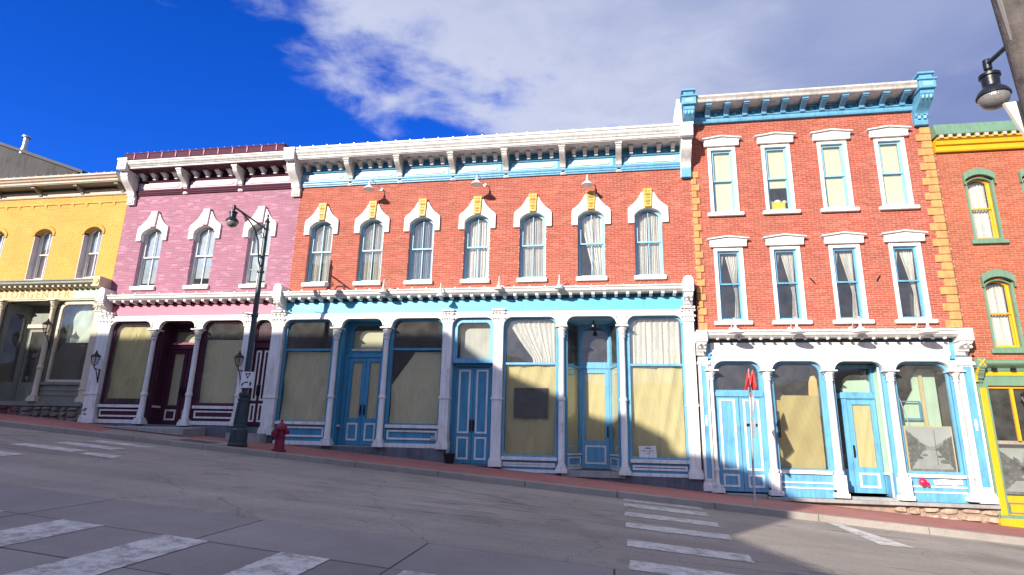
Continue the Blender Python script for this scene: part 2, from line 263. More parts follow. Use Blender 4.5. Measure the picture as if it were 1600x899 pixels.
# ------------------------------------------------------------------ mesh builder
W = {}
def origin(o): return W.get(o.name, Vector((0, 0, 0))) if o else Vector((0, 0, 0))
class MB:
    def __init__(s): s.v = []; s.f = []
    def add(s, vs, fs):
        k = len(s.v); s.v += [tuple(v) for v in vs]; s.f += [tuple(k+i for i in f) for f in fs]; return s
    def box(s, x0, x1, y0, y1, z0, z1):
        return s.add([(x0,y0,z0),(x1,y0,z0),(x1,y1,z0),(x0,y1,z0),(x0,y0,z1),(x1,y0,z1),(x1,y1,z1),(x0,y1,z1)],
                     [(0,3,2,1),(4,5,6,7),(0,1,5,4),(1,2,6,5),(2,3,7,6),(3,0,4,7)])
    def face5(s, x0, x1, y0, y1, z0, z1):      # a brick without its hidden back
        return s.add([(x0,y0,z0),(x1,y0,z0),(x1,y1,z0),(x0,y1,z0),(x0,y0,z1),(x1,y0,z1),(x1,y1,z1),(x0,y1,z1)],
                     [(0,3,2,1),(4,5,6,7),(0,1,5,4),(1,2,6,5),(3,0,4,7)])
    def prism(s, p, y0, y1):                   # polygon in x,z pushed along y
        n = len(p); vs = [(x, y0, z) for x, z in p] + [(x, y1, z) for x, z in p]
        return s.add(vs, [tuple(range(n)), tuple(range(2*n-1, n-1, -1))] + [(i, i+n, (i+1) % n+n, (i+1) % n) for i in range(n)])
    def extx(s, p, x0, x1):                    # polygon in y,z pushed along x
        n = len(p); vs = [(x0, y, z) for y, z in p] + [(x1, y, z) for y, z in p]
        return s.add(vs, [tuple(range(n)), tuple(range(2*n-1, n-1, -1))] + [(i, i+n, (i+1) % n+n, (i+1) % n) for i in range(n)])
    def extz(s, p, z0, z1):
        n = len(p); vs = [(x, y, z0) for x, y in p] + [(x, y, z1) for x, y in p]
        return s.add(vs, [tuple(range(n)), tuple(range(2*n-1, n-1, -1))] + [(i, i+n, (i+1) % n+n, (i+1) % n) for i in range(n)])
    def ring(s, a, b, y0, y1):                 # between two outlines of equal length
        n = len(a); vs = [(x, y0, z) for x, z in a]+[(x, y0, z) for x, z in b]+[(x, y1, z) for x, z in a]+[(x, y1, z) for x, z in b]
        fs = []
        for i in range(n):
            j = (i+1) % n
            fs += [(i, j, n+j, n+i), (2*n+i, 3*n+i, 3*n+j, 2*n+j), (i, 2*n+i, 2*n+j, j), (n+i, n+j, 3*n+j, 3*n+i)]
        return s.add(vs, fs)
    def band(s, a, b, y0, y1):                 # open strip between two outlines
        n = len(a); vs = [(x, y0, z) for x, z in a]+[(x, y0, z) for x, z in b]+[(x, y1, z) for x, z in a]+[(x, y1, z) for x, z in b]; fs = []
        for i in range(n-1):
            j = i+1; fs += [(i, j, n+j, n+i), (2*n+i, 3*n+i, 3*n+j, 2*n+j), (i, 2*n+i, 2*n+j, j), (n+i, n+j, 3*n+j, 3*n+i)]
        fs += [(0, n, 3*n, 2*n), (n-1, 3*n-1, 4*n-1, 2*n-1)]
        return s.add(vs, fs)
    def lathe(s, prof, cx, cy, n=16, cz=0.0, axis='z'):
        vs = []
        for r, z in prof:
            for k in range(n):
                a = 2*math.pi*(k+.5)/n; p = (r*math.cos(a), r*math.sin(a), z)
                if axis == 'y': p = (p[0], p[2], p[1])
                if axis == 'x': p = (p[2], p[0], p[1])
                vs.append((cx+p[0], cy+p[1], cz+p[2]))
        fs = []
        for i in range(len(prof)-1):
            for k in range(n):
                j = (k+1) % n; fs.append((i*n+k, i*n+j, (i+1)*n+j, (i+1)*n+k))
        fs.append(tuple(range(n-1, -1, -1))); fs.append(tuple((len(prof)-1)*n+k for k in range(n)))
        return s.add(vs, fs)
    def tube(s, pts, r, n=8):
        pts = [Vector(p) for p in pts]; rs = r if isinstance(r, (list, tuple)) else [r]*len(pts)
        vs = []; up = Vector((0.31, .52, .79)).normalized(); prev = None
        for i, p in enumerate(pts):
            d = (pts[min(i+1, len(pts)-1)]-pts[max(i-1, 0)]).normalized()
            a = d.cross(prev if prev is not None and abs(d.dot(prev)) < .98 else up).normalized() if prev is None else (prev - d*prev.dot(d)).normalized()
            prev = a; b = d.cross(a)
            for k in range(n):
                t = 2*math.pi*k/n; vs.append(p + rs[i]*(math.cos(t)*a+math.sin(t)*b))
        fs = []
        for i in range(len(pts)-1):
            for k in range(n):
                j = (k+1) % n; fs.append((i*n+k, i*n+j, (i+1)*n+j, (i+1)*n+k))
        fs.append(tuple(range(n-1, -1, -1))); fs.append(tuple((len(pts)-1)*n+k for k in range(n)))
        return s.add(vs, fs)
    def sphere(s, c, r, n=10, m=6, sq=(1, 1, 1)):
        prof = [(max(math.sin(math.pi*i/m), .02), -math.cos(math.pi*i/m)) for i in range(m+1)]
        k = len(s.v); s.lathe(prof, 0, 0, n)
        for i in range(k, len(s.v)):
            v = s.v[i]; s.v[i] = (c[0]+v[0]*r*sq[0], c[1]+v[1]*r*sq[1], c[2]+v[2]*r*sq[2])
        return s
    def mesh(s, name, mat, off=Vector((0, 0, 0)), smooth=False):
        me = bpy.data.meshes.new(name)
        me.from_pydata([(a-off.x, b-off.y, c-off.z) for a, b, c in s.v], [], s.f)
        bm = bmesh.new(); bm.from_mesh(me); bmesh.ops.recalc_face_normals(bm, faces=bm.faces); bm.to_mesh(me); bm.free()
        me.materials.append(mat)
        if smooth:
            for p in me.polygons: p.use_smooth = True
            me.set_sharp_from_angle(angle=R(38))
        return me
    def build(s, name, mat, parent=None, smooth=False, bevel=0.0, kind=None, label=None, at=None):
        off = origin(parent); own = Vector(at) if at is not None else off
        o = bpy.data.objects.new(name, s.mesh(name, mat, own, smooth)); col.objects.link(o)
        if parent: o.parent = parent
        o.location = own - off; W[o.name] = own
        if bevel:
            b = o.modifiers.new('edge', 'BEVEL'); b.width = bevel; b.segments = 1; b.limit_method = 'ANGLE'; b.angle_limit = R(40)
        if kind: o['kind'] = kind
        if label: o['label'] = label
        return o
def put(name, me, pos, parent, rot=None, scale=None):       # a repeat that shares its mesh
    o = bpy.data.objects.new(name, me); col.objects.link(o); o.parent = parent
    o.location = Vector(pos) - origin(parent); W[o.name] = Vector(pos)
    if rot: o.rotation_euler = rot
    if scale: o.scale = scale
    return o
def thing(name, label, cat, loc, group=None):
    o = bpy.data.objects.new(name, None); col.objects.link(o); o.location = loc; W[o.name] = Vector(loc)
    o.empty_display_size = .2; tag(o, label, cat, group); return o
def tag(o, label, cat, group=None):
    o['label'] = label; o['category'] = cat
    if group: o['group'] = group
    return o
def struct(o): o['kind'] = 'structure'; return o

# ------------------------------------------------------------------ the ground
SL = -0.0745
def zs(x, y): return -0.909 + SL*x + 0.03*y                    # sidewalk
KY = -2.24
def zr(x, y): return -0.909 + SL*x + 0.03*KY - 0.13 + 0.037*(y - KY)*(1 if y > -22 else 0) + (0.037*(-22-KY) if y <= -22 else 0)
def sheet(name, mat, xs, ys, zf, dz=0.0):
    m = MB(); vs = [(x, y, zf(x, y)+dz) for y in ys for x in xs]; n = len(xs)
    m.add(vs, [(j*n+i, j*n+i+1, (j+1)*n+i+1, (j+1)*n+i) for j in range(len(ys)-1) for i in range(n-1)])
    return m.build(name, mat)
def lin(a, b, n): return [a+(b-a)*i/n for i in range(n+1)]
struct(sheet('ground', CONC, [-300, -90, 90, 300], [-300, -60, -22, KY-.2, 300], lambda x, y: zr(max(-90, min(90, x)), min(y, KY)), -0.05))
struct(sheet('road', ASPH, lin(-60, 40, 50), [-22, -16, -8.72, -5, KY-.09], zr))
struct(sheet('sidewalk', PAVE, lin(-60, 40, 50), [KY+.09, -1, .4], zs))
k = MB()
for i in range(50):
    a = -60+2*i; b = a+1.985
    m = [(KY-.10, zr(a, KY)-.1), (KY-.085, zs(a, KY)-.015), (KY-.07, zs(a, KY)), (KY+.1, zs(a, KY)+.003), (KY+.1, zs(a, KY)-.2)]
    n = [(y, z+SL*(b-a)) for y, z in m]
    k.add([(a, y, z) for y, z in m]+[(b, y, z) for y, z in n], [(0, 1, 2, 3, 4), (9, 8, 7, 6, 5)]+[(j, j+5, (j+1) % 5+5, (j+1) % 5) for j in range(5)])
struct(k.build('kerb', KERBM))
# concrete paving of the junction, slab by slab
pav = sheet('concrete_paving', paint('joint_filler', (.05, .045, .04), .95), lin(-16, 8, 24), [-22, -16, -8.70], zr, .004); struct(pav)
yj = [-8.72, -9.985, -11.10, -13.3, -15.5, -17.7]; xj = [-15.1+2.15*i for i in range(11)]
for j in range(len(yj)-1):
    for i in range(len(xj)-1):
        a, b, c, d = xj[i]+.012, xj[i+1]-.012, yj[j+1]+.012, yj[j]-.012
        if (i+j) % 3 == 0 and j > 0: a -= .0
        h = .008 + random.uniform(0, .004)
        q = MB(); q.add([(a, c, zr(a, c)-.02), (b, c, zr(b, c)-.02), (b, d, zr(b, d)-.02), (a, d, zr(a, d)-.02), (a, c, zr(a, c)+h), (b, c, zr(b, c)+h), (b, d, zr(b, d)+h), (a, d, zr(a, d)+h)],
              [(0,3,2,1),(4,5,6,7),(0,1,5,4),(1,2,6,5),(2,3,7,6),(3,0,4,7)])
        q.build('slab', CSLAB, pav)
# painted markings
def mark(name, pts, dz, grp=None):
    q = []
    for i in range(len(pts)):
        (xa, ya), (xb, yb) = pts[i], pts[(i+1) % len(pts)]; n = max(2, int(math.hypot(xb-xa, yb-ya)/.07))
        for k in range(n):
            u = k/n; q.append((xa+(xb-xa)*u+random.gauss(0, .0045), ya+(yb-ya)*u+random.gauss(0, .0045)))
    m = MB(); m.add([(x, y, zr(x, y)+dz) for x, y in q], [tuple(range(len(q)))])
    o = m.build(name, RPAINT); o['kind'] = 'structure'; return o
for y in (-2.42, -3.30, -4.47, -5.65, -7.12, -8.40): mark('crosswalk_stripe', [(.11, y-.24), (1.71, y-.24), (1.73, y+.24), (.13, y+.24)], .006)
for y in (-3.05, -4.0, -4.98, -6.35, -7.6): mark('crosswalk_stripe', [(-12.36, y-.24), (-10.80, y-.24), (-10.85, y+.24), (-12.40, y+.24)], .006)
mark('crosswalk_stripe', [(-10.5, -5.3), (-9.72, -5.34), (-9.9, -4.9), (-10.68, -4.98)], .006)
for x in (-7.25, -5.97, -4.70, -3.35, -2.05, -.75, .55): mark('crosswalk_stripe', [(x, -13.2), (x+.53, -13.2), (x+.53, -9.985), (x, -9.985)], .016)
mark('parking_line', [(4.27, -4.5), (4.84, -4.4), (4.39, -2.42), (4.14, -2.42)], .006)
gr = MB(); z0 = zs(-10.5, -1.5)
for i in range(7):
    x = -11.0+i*.14; gr.add([(x, -2.1, zs(x, -2.1)+.006), (x+.09, -2.1, zs(x+.09, -2.1)+.006), (x+.09, -1.55, zs(x, -1.55)+.006), (x, -1.55, zs(x, -1.55)+.006)], [(0, 1, 2, 3)])
tag(gr.build('drain_grate', IRON), 'dark iron drain grate set in the sidewalk left of the lamp post', 'grate')
lp = MB(); lp.add([(x, y, zs(x, y)+.004) for x, y in ((-13.2, -2.13), (-9.6, -2.13), (-9.3, -1.2), (-13.6, -1.2))], [(0, 1, 2, 3)])
struct(lp.build('sidewalk_ramp', KERBM))

# ------------------------------------------------------------------ building pieces
def arch(cx, hw, zb, zsp, rise, n=12, dx=0.0):
    """outline: bottom left, up, over a segmental arch, down to bottom right"""
    p = [(cx-hw, zb)]
    if rise <= 0: return [(cx-hw, zb), (cx-hw, zsp), (cx+hw, zsp), (cx+hw, zb)]
    r = (hw*hw+rise*rise)/(2*rise); a0 = math.asin(min(1, hw/r))
    for i in range(n+1):
        a = -a0+2*a0*i/n; p.append((cx+r*math.sin(a), zsp+rise-r+r*math.cos(a)))
    p.append((cx+hw, zb)); return p
def rounded(x0, x1, z0, z1, r, n=6):
    """rectangle with round top corners"""
    p = [(x0, z0)]
    for i in range(n+1):
        a = math.pi-math.pi/2*i/n; p.append((x0+r+r*math.cos(a), z1-r+r*math.sin(a)))
    for i in range(n+1):
        a = math.pi/2-math.pi/2*i/n; p.append((x1-r+r*math.cos(a), z1-r+r*math.sin(a)))
    p.append((x1, z0)); return p
def rect(x0, x1, z0, z1): return [(x0, z0), (x0, z1), (x1, z1), (x1, z0)]
def rring(m, x0, x1, z0, z1, w, y0, y1):
    m.ring(rect(x0, x1, z0, z1), rect(x0+w, x1-w, z0+w, z1-w), y0, y1); return m

def brick_wall(parent, x0, x1, z0, z1, ops, bmat, mmat, pitch=.057, L=.205, depth=.32):
    nrow = int(round((z1-z0)/pitch)); h = (z1-z0)/nrow; j = .0095
    bm = MB(); core = MB(); runs = {}
    for r_ in range(nrow):
        za = z0+r_*h; zm = za+h/2; iv = [(x0, x1)]
        for (a, b, c, d) in ops:
            if c < zm < d:
                nv = []
                for (p, q) in iv:
                    if b <= p or a >= q: nv.append((p, q)); continue
                    if a > p: nv.append((p, a))
                    if b < q: nv.append((b, q))
                iv = nv
        key = tuple(iv)
        if runs.get('key') == key: runs['z1'] = za+h
        else:
            if runs:
                for (p, q) in runs['key']: core.box(p, q, .0042, depth, runs['z0'], runs['z1'])
            runs = {'key': key, 'z0': za, 'z1': za+h}
        for (p, q) in iv:
            x = x0 - (L/2 if r_ % 2 else 0) + (.013*math.sin(r_*2.3))
            while x < q:
                a = max(x, p)+j/2*(x > p); b = min(x+L, q)-j/2*(x+L < q)
                if b-a > .025:
                    dy = random.uniform(-.0015, .0015); dz = random.uniform(-.001, .001)
                    bm.face5(a, b, dy, .02, za+j/2+dz, za+h-j/2+dz)
                x += L
    for (p, q) in runs['key']: core.box(p, q, .0042, depth, runs['z0'], runs['z1'])
    w = core.build('wall', mmat, parent)
    bm.build('brick_courses', bmat, w, kind='stuff')
    return w

def curtain_mesh(x0, x1, z0, z1, y, kind, amp=.022, waves=7):
    """hanging cloth; kind: full, tied_left, tied_right, split"""
    m = MB(); nx, nz = 36, 14
    def panel(f0, f1):
        k = len(m.v); vs = []
        for j in range(nz+1):
            v = j/nz; z = z1-(z1-z0)*v; a, b = f0(v), f1(v)
            for i in range(nx+1):
                u = i/nx; x = a+(b-a)*u
                vs.append((x, y+amp*math.sin(u*waves*2*math.pi+v*.6)+amp*.4*math.sin(u*waves*4.7*math.pi+1), z))
        m.add(vs, [(j*(nx+1)+i, j*(nx+1)+i+1, (j+1)*(nx+1)+i+1, (j+1)*(nx+1)+i) for j in range(nz) for i in range(nx)])
    w = x1-x0
    if kind == 'full': panel(lambda v: x0, lambda v: x1)
    elif kind == 'split':
        panel(lambda v: x0, lambda v: x0+w*.46); panel(lambda v: x0+w*.54, lambda v: x1)
    elif kind == 'tied':           # narrow strip left, wide drape swept to the right and tied
        panel(lambda v: x0, lambda v: x0+w*max(.04, .28*(1-v*1.9)))
        panel(lambda v: x0+w*(.36+.44*min(1, v/.62)-(.12*(v-.62)/.38 if v > .62 else 0)), lambda v: x0+w*(1.0-.10*min(1, v/.62)+(.02 if v > .62 else 0)))
    elif kind == 'swag':           # lace gathered from the left to the middle right
        panel(lambda v: x0+w*(.02+.52*min(1, v/.9)**1.2), lambda v: x1)
    return m

def add_window(parent, cx, hw, zb, zsp, rise, y=.13, fmat=BLUEL, smat=None, mull=True, curtain='full', fw=.045, shade=None, rail=None, cmat=None, lights=False, shmat=None):
    """double-hung sash window; returns the frame part"""
    smat = smat or fmat; c0 = (cx, y, zb)
    out = arch(cx, hw, zb, zsp, rise); inn = arch(cx, hw-fw, zb+fw, zsp-(0 if rise else fw), rise*.92 if rise else 0)
    w = MB().ring(out, inn, y-.02, y+.07).build('window', fmat, parent, bevel=.004, at=c0)
    zm = rail if rail else zb+(zsp+rise-zb)*.51
    s = .034; xi = hw-fw
    up = MB(); pa = arch(cx, xi, zm-.015, zsp-(0 if rise else fw), rise*.92 if rise else 0); pb = arch(cx, xi-s, zm+.025, zsp-(0 if rise else fw+s), rise*.8 if rise else 0)
    up.ring(pa, pb, y+.0, y+.035)
    if mull: up.box(cx-.011, cx+.011, y+.004, y+.03, zm+.02, zsp+rise-.06)
    up.build('sash', smat, w)
    lo = MB(); rring(lo, cx-xi, cx+xi, zb+fw, zm+.02, s, y+.036, y+.066)
    if mull: lo.box(cx-.011, cx+.011, y+.04, y+.062, zb+fw+s, zm-.01)
    lo.build('sash', smat, w)
    apex = zsp+rise-.05 if rise else zsp-fw-.02
    halves = ((cx-xi+s-.01, cx-.008), (cx+.008, cx+xi-s+.01)) if mull else ((cx-xi+s-.01, cx+xi-s+.01),)
    for (a, b) in halves:
        MB().add([(a, y+.018, zm+.01), (b, y+.018+random.uniform(-.003, .003), zm+.01), (b, y+.018, apex), (a, y+.018, apex)], [(0, 1, 2, 3)]).build('pane', GLASS, w)
        MB().add([(a, y+.052, zb+fw+s-.01), (b, y+.052+random.uniform(-.003, .003), zb+fw+s-.01), (b, y+.052, zm), (a, y+.052, zm)], [(0, 1, 2, 3)]).build('pane', GLASS, w)
    if lights:
        q = MB(); pth = arch(cx, hw-.015, zb+.05, zsp, rise, n=5)[:-1]
        for k in range(12): q.sphere((cx-hw+.02, y-.055, zb+.08+k*.15), .011, 6, 4)
        q.tube([(cx-hw+.015, y-.045, zb+.02)]+[(cx-hw+.02+.01*(k % 2), y-.05, zb+.1+k*.18) for k in range(10)], .004, 4)
        q.build('string_lights', STEEL, w, kind='stuff')
    if curtain:
        curtain_mesh(cx-xi+.01, cx+xi-.01, zb+fw+.02, apex-.02, y+.13, curtain, waves=random.choice([5, 6, 7])).build('curtain', cmat or LACE, w, smooth=True)
    if shade is not None:
        MB().box(cx-xi+.02, cx+xi-.02, y+.085, y+.09, shade, apex).build('roller_shade', shmat or SHADE, w)
    return w

def ogee_hood(parent, cx, hmat, kmat, carve):
    hw = .375
    left = [(cx-.55, 5.98), (cx-.55, 6.44), (cx-.47, 6.50), (cx-.38, 6.57), (cx-.30, 6.66), (cx-.23, 6.77), (cx-.17, 6.90)]
    right = [(2*cx-x, z) for x, z in reversed(left)]
    inner = arch(cx, hw, 5.98, 6.22, .20)[::-1]
    m = MB()
    outl = left+right
    # solid made of strips between the outer outline and the arch
    a = arch(cx, hw, 5.98, 6.22, .20, n=12)
    outs = []
    def lerp(pl, t):
        seg = [0]
        for i in range(1, len(pl)): seg.append(seg[-1]+math.dist(pl[i-1], pl[i]))
        d = t*seg[-1]
        for i in range(1, len(pl)):
            if d <= seg[i]+1e-9:
                q = (d-seg[i-1])/max(seg[i]-seg[i-1], 1e-9); return (pl[i-1][0]+(pl[i][0]-pl[i-1][0])*q, pl[i-1][1]+(pl[i][1]-pl[i-1][1])*q)
    n = 30
    O = [lerp(outl, i/n) for i in range(n+1)]; I = [lerp(a, i/n) for i in range(n+1)]
    vs = [(x, -.06, z) for x, z in O]+[(x, -.06, z) for x, z in I]+[(x, .13, z) for x, z in O]+[(x, .13, z) for x, z in I]; k = n+1; fs = []
    for i in range(n): fs += [(i, i+1, k+i+1, k+i), (2*k+i, 3*k+i, 3*k+i+1, 2*k+i+1), (i, 2*k+i, 2*k+i+1, i+1), (k+i, k+i+1, 3*k+i+1, 3*k+i)]
    fs += [(0, k, 3*k, 2*k), (n, 2*k+n, 3*k+n, k+n)]
    m.add(vs, fs); h = m.build('window_hood', hmat, parent, bevel=.008, at=(cx, 0, 6.2))
    ks = MB().prism([(cx-.10, 6.43), (cx-.128, 6.985), (cx+.128, 6.985), (cx+.10, 6.43)], -.11, -.02).build('keystone', kmat, h, bevel=.01)
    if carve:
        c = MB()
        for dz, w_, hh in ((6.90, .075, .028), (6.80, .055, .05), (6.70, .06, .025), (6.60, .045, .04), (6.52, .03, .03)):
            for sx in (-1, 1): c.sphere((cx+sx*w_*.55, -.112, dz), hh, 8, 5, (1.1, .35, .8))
        c.build('carving', paint('dark_ochre_paint', (.30, .14, .02), .6, .2, 9), h, kind='stuff')  # carving in a darker ochre than its keystone
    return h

def stone_sill(parent, cx, hw, z0, z1, mat, y=-.08):
    return MB().box(cx-hw, cx+hw, y, .15, z0, z1).build('window_sill', mat, parent, bevel=.01, at=(cx, 0, z0))

def scroll_bracket(w, z0, z1, proj, foot=.05, n=10):
    """side profile of a console bracket in y,z; returns list"""
    p = [(0, z0), (-foot, z0)]
    H = z1-z0
    p += [(-foot-.02, z0+.16*H), (-foot, z0+.22*H), (-foot-.07, z0+.30*H)]
    for i in range(n+1):
        t = i/n; p.append((-(foot+.07)-(proj-foot-.10)*(t*t*(3-2*t)), z0+.34*H+.46*H*t))
    p += [(-proj, z0+.84*H), (-proj, z1), (0, z1)]
    return p

def cornice_main(parent, x0, x1, z, pmat, name='cornice', proj=.58, vs=1.0):
    """crown moulding; z is the soffit height"""
    pr = [(0.02, z), (-proj, z), (-proj-.01, z+.012), (-proj-.01, z+.075), (-proj-.035, z+.09), (-proj-.05, z+.13), (-proj-.085, z+.175), (-proj-.10, z+.225),
          (-proj-.10, z+.25), (-proj-.125, z+.265), (-proj-.125, z+.335), (0.02, z+.45)]
    pr = [(y, z+(q-z)*vs) for y, q in pr]
    return MB().extx(pr, x0, x1).build(name, pmat, parent, bevel=.004, at=((x0+x1)/2, 0, z))

def capital(m, cx, y, z0, z1, r0, r1):
    """bell with two rings of curling leaves, square top"""
    H = z1-z0
    m.lathe([(r0*1.15, z0-.02), (r0*1.2, z0), (r0, z0+.03), (r0*1.05, z0+.35*H), (r1*.75, z0+.75*H), (r1*.8, z0+.85*H)], cx, y, 12)
    m.box(cx-r1, cx+r1, y-r1, y+r1, z1-.13*H, z1)
    for ring, (zz_, out, hh) in enumerate(((z0+.05*H, 1.15, .38*H), (z0+.40*H, 1.45, .42*H))):
        for k in range(8):
            a = 2*math.pi*(k+.5*ring)/8; ca, sa = math.cos(a), math.sin(a); t = (-sa, ca)
            for (d0, z_0, d1, z_1) in ((r0*1.02, zz_, r0*out, zz_+hh*.75), (r0*out, zz_+hh*.75, r0*out+.028, zz_+hh*.62)):
                w0 = .026; q = []
                for (d, z_, w_) in ((d0, z_0, w0), (d1, z_1, w0*.8)):
                    q += [(cx+ca*d-t[0]*w_, y+sa*d-t[1]*w_, z_), (cx+ca*d+t[0]*w_, y+sa*d+t[1]*w_, z_)]
                q2 = [(a_-ca*.012, b_-sa*.012, c_) for a_, b_, c_ in q]
                m.add(q+q2, [(0, 1, 3, 2), (4, 6, 7, 5), (0, 2, 6, 4), (1, 5, 7, 3), (2, 3, 7, 6), (0, 4, 5, 1)])
    return m
def iron_column(parent, cx, z0, ztop, mat, y=-.06, r=.078, ringz=None, capbot=None, jamb=None, jw=.145):
    """slender cast-iron shop-front column"""
    ringz = ringz or z0+.38*(ztop-z0); capbot = capbot or ztop-.34
    m = MB().box(cx-.155, cx+.155, y-.12, y+.12, z0, z0+.10)
    m.box(cx-.125, cx+.125, y-.105, y+.105, z0+.10, z0+.17)
    m.lathe([(r*1.35, z0+.17), (r*1.4, z0+.20), (r*1.12, z0+.24), (r*1.05, ringz-.05), (r*1.3, ringz-.03), (r*1.3, ringz+.03), (r*1.05, ringz+.05), (r, ringz+.09), (r*.9, capbot-.03)], cx, y, 16)
    o = m.build('column', mat, parent, smooth=True, at=(cx, y, z0))
    c = MB(); capital(c, cx, y, capbot, ztop, r*.95, .165); c.build('capital', mat, o)
    if jamb: MB().box(cx-jw, cx+jw, .026, .145, z0+.02, ztop+.28).build('jamb', jamb, parent, at=(cx, .1, z0))
    return o
def pilaster(parent, x0, x1, z0, ztop, mat, y0=-.10, y1=.14, ringz=None, inset=None, capm=True, flute=False):
    cx = (x0+x1)/2; w = x1-x0
    m = MB().box(x0-.03, x1+.03, y0-.035, y1, z0, z0+.16); m.box(x0-.015, x1+.015, y0-.018, y1-.001, z0+.16, z0+.22)
    m.box(x0+.01, x1-.01, y0, y1-.002, z0+.22, ztop-.02)
    if ringz: m.box(x0-.012, x1+.012, y0-.02, y1-.003, ringz-.035, ringz+.035)
    if flute:
        for k in range(5):
            fx = x0+.035+(w-.07)*(k+.5)/5; m.box(fx-.013, fx+.013, y0-.008, y0+.01, (ringz or z0+.3)+.08, ztop-.5)
    o = m.build('pilaster', mat, parent, bevel=.006, at=(cx, y0, z0))
    if capm:
        c = MB(); H = .38
        c.box(x0-.01, x1+.01, y0-.03, y1-.004, ztop-.40, ztop-.36); c.box(x0-.035, x1+.035, y0-.06, y1-.004, ztop-.05, ztop)
        for row, (zz_, hh) in enumerate(((ztop-.36, .14), (ztop-.22, .16))):
            k = 4-row
            for i in range(k):
                fx = x0+w*(i+.5)/k; lw = w/k*.42
                c.add([(fx-lw, y0-.005, zz_), (fx+lw, y0-.005, zz_), (fx-lw*.9, y0-.045, zz_+hh*.8), (fx+lw*.9, y0-.045, zz_+hh*.8), (fx, y0-.075, zz_+hh*.62), (fx, y0-.01, zz_+hh)],
                      [(0, 1, 3, 2), (2, 3, 4), (2, 4, 5), (3, 5, 4), (0, 2, 5), (1, 5, 3)])
            for sx in (x0-.02, x1+.02): c.sphere((sx, y0-.03, zz_+hh*.7), .035, 8, 5)
        c.build('capital', mat, o)
    return o
def arcade(parent, bays, zb, zt, mat, y0=-.09, y1=.05, r=.24, name='arcade_fascia', lead=True):
    """beam with a round-cornered opening over every bay"""
    x0 = bays[0][0]; x1 = bays[-1][1]; m = MB()
    m.box(x0-.02, x1+.02, y0, y1, zb, zt)
    for (a, b) in bays:
        for sgn, xc in ((1, a), (-1, b)):
            q = [(xc, zb)]
            for i in range(9):
                t = math.pi/2*i/8; q.append((xc+sgn*(r-r*math.sin(t)), zb-r+r*math.cos(t)) if False else (xc+sgn*(r-r*math.cos(math.pi/2-t)), zb-r+r*math.sin(math.pi/2-t)))
            # q runs along the quarter circle from (xc+.., zb) to (xc, zb-r)
            q = [(xc, zb+.002)]+[(xc+sgn*(r-r*math.cos(t_)), zb-r+r*math.sin(t_)) for t_ in [math.pi/2*(8-i)/8 for i in range(9)]]
            m.prism(q if sgn < 0 else q[::-1], y0+.004, y1-.004)
    o = m.build(name, mat, parent, bevel=.006, at=((x0+x1)/2, 0, zb))
    if lead:
        e = MB()
        for (a, b) in bays:
            o1 = rounded(a+.0, b-.0, zb-r, zb+.0, r); i1 = rounded(a+.035, b-.035, zb-r, zb-.035, r-.035)
            n = len(o1); vs = [(x, y0-.018, z) for x, z in o1]+[(x, y0-.018, z) for x, z in i1]+[(x, y0+.02, z) for x, z in o1]+[(x, y0+.02, z) for x, z in i1]; fs = []
            # a roll moulding just outside the opening
            o2 = [(x + (x-(a+b)/2)*.06/(b-a), z+.05) for x, z in o1]
            vs = [(x, y0-.018, z) for x, z in o2]+[(x, y0-.018, z+.0) for x, z in o1]+[(x, y0+.02, z) for x, z in o2]+[(x, y0+.02, z) for x, z in o1]
            for i in range(n-1): fs += [(i, i+1, n+i+1, n+i), (i, 2*n+i, 2*n+i+1, i+1), (n+i, n+i+1, 3*n+i+1, 3*n+i)]
            e.add(vs, fs)
        e.build('moulding', mat, o)
    return o
def store_cornice(parent, x0, x1, z, mat, dmat, pitch=.305, clip=True, knob=False, proj=.35, smat=None):
    """small cornice over a shop front; z is its underside"""
    pr = [(0.02, z), (-proj+.07, z), (-proj+.05, z+.02), (-proj, z+.055), (-proj, z+.12), (-proj-.03, z+.135), (-proj-.03, z+.175), (.02, z+.27)]
    o = MB().extx(pr, x0, x1).build('shop_cornice', mat, parent, bevel=.004, at=((x0+x1)/2, 0, z))
    d = MB()
    if knob: d.sphere((0, -.27, -.035), .038, 10, 6, (1.15, 1.3, .8))
    else:
        d.extx([(0.0, -.085), (-.06, -.085), (-.20, -.07), (-.28, -.05), (-.29, .003), (0, .003)], -.040, .040)
    me = d.mesh('dentil', dmat, smooth=knob)
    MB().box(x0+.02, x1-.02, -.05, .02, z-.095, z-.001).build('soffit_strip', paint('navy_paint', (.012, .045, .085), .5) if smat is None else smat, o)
    n = int((x1-x0-.3)/pitch); s = (x1-x0-n*pitch)/2
    for i in range(n+1): put('dentil', me, (x0+s+i*pitch, 0, z), o)
    if clip:
        c = MB().box(-.012, .012, -proj-.036, -proj+.10, .16, .20).mesh('flashing_clip', STEEL)
        k = int((x1-x0)/.42)
        for i in range(k): put('flashing_clip', c, (x0+.2+i*.42, 0, z), o)
    return o

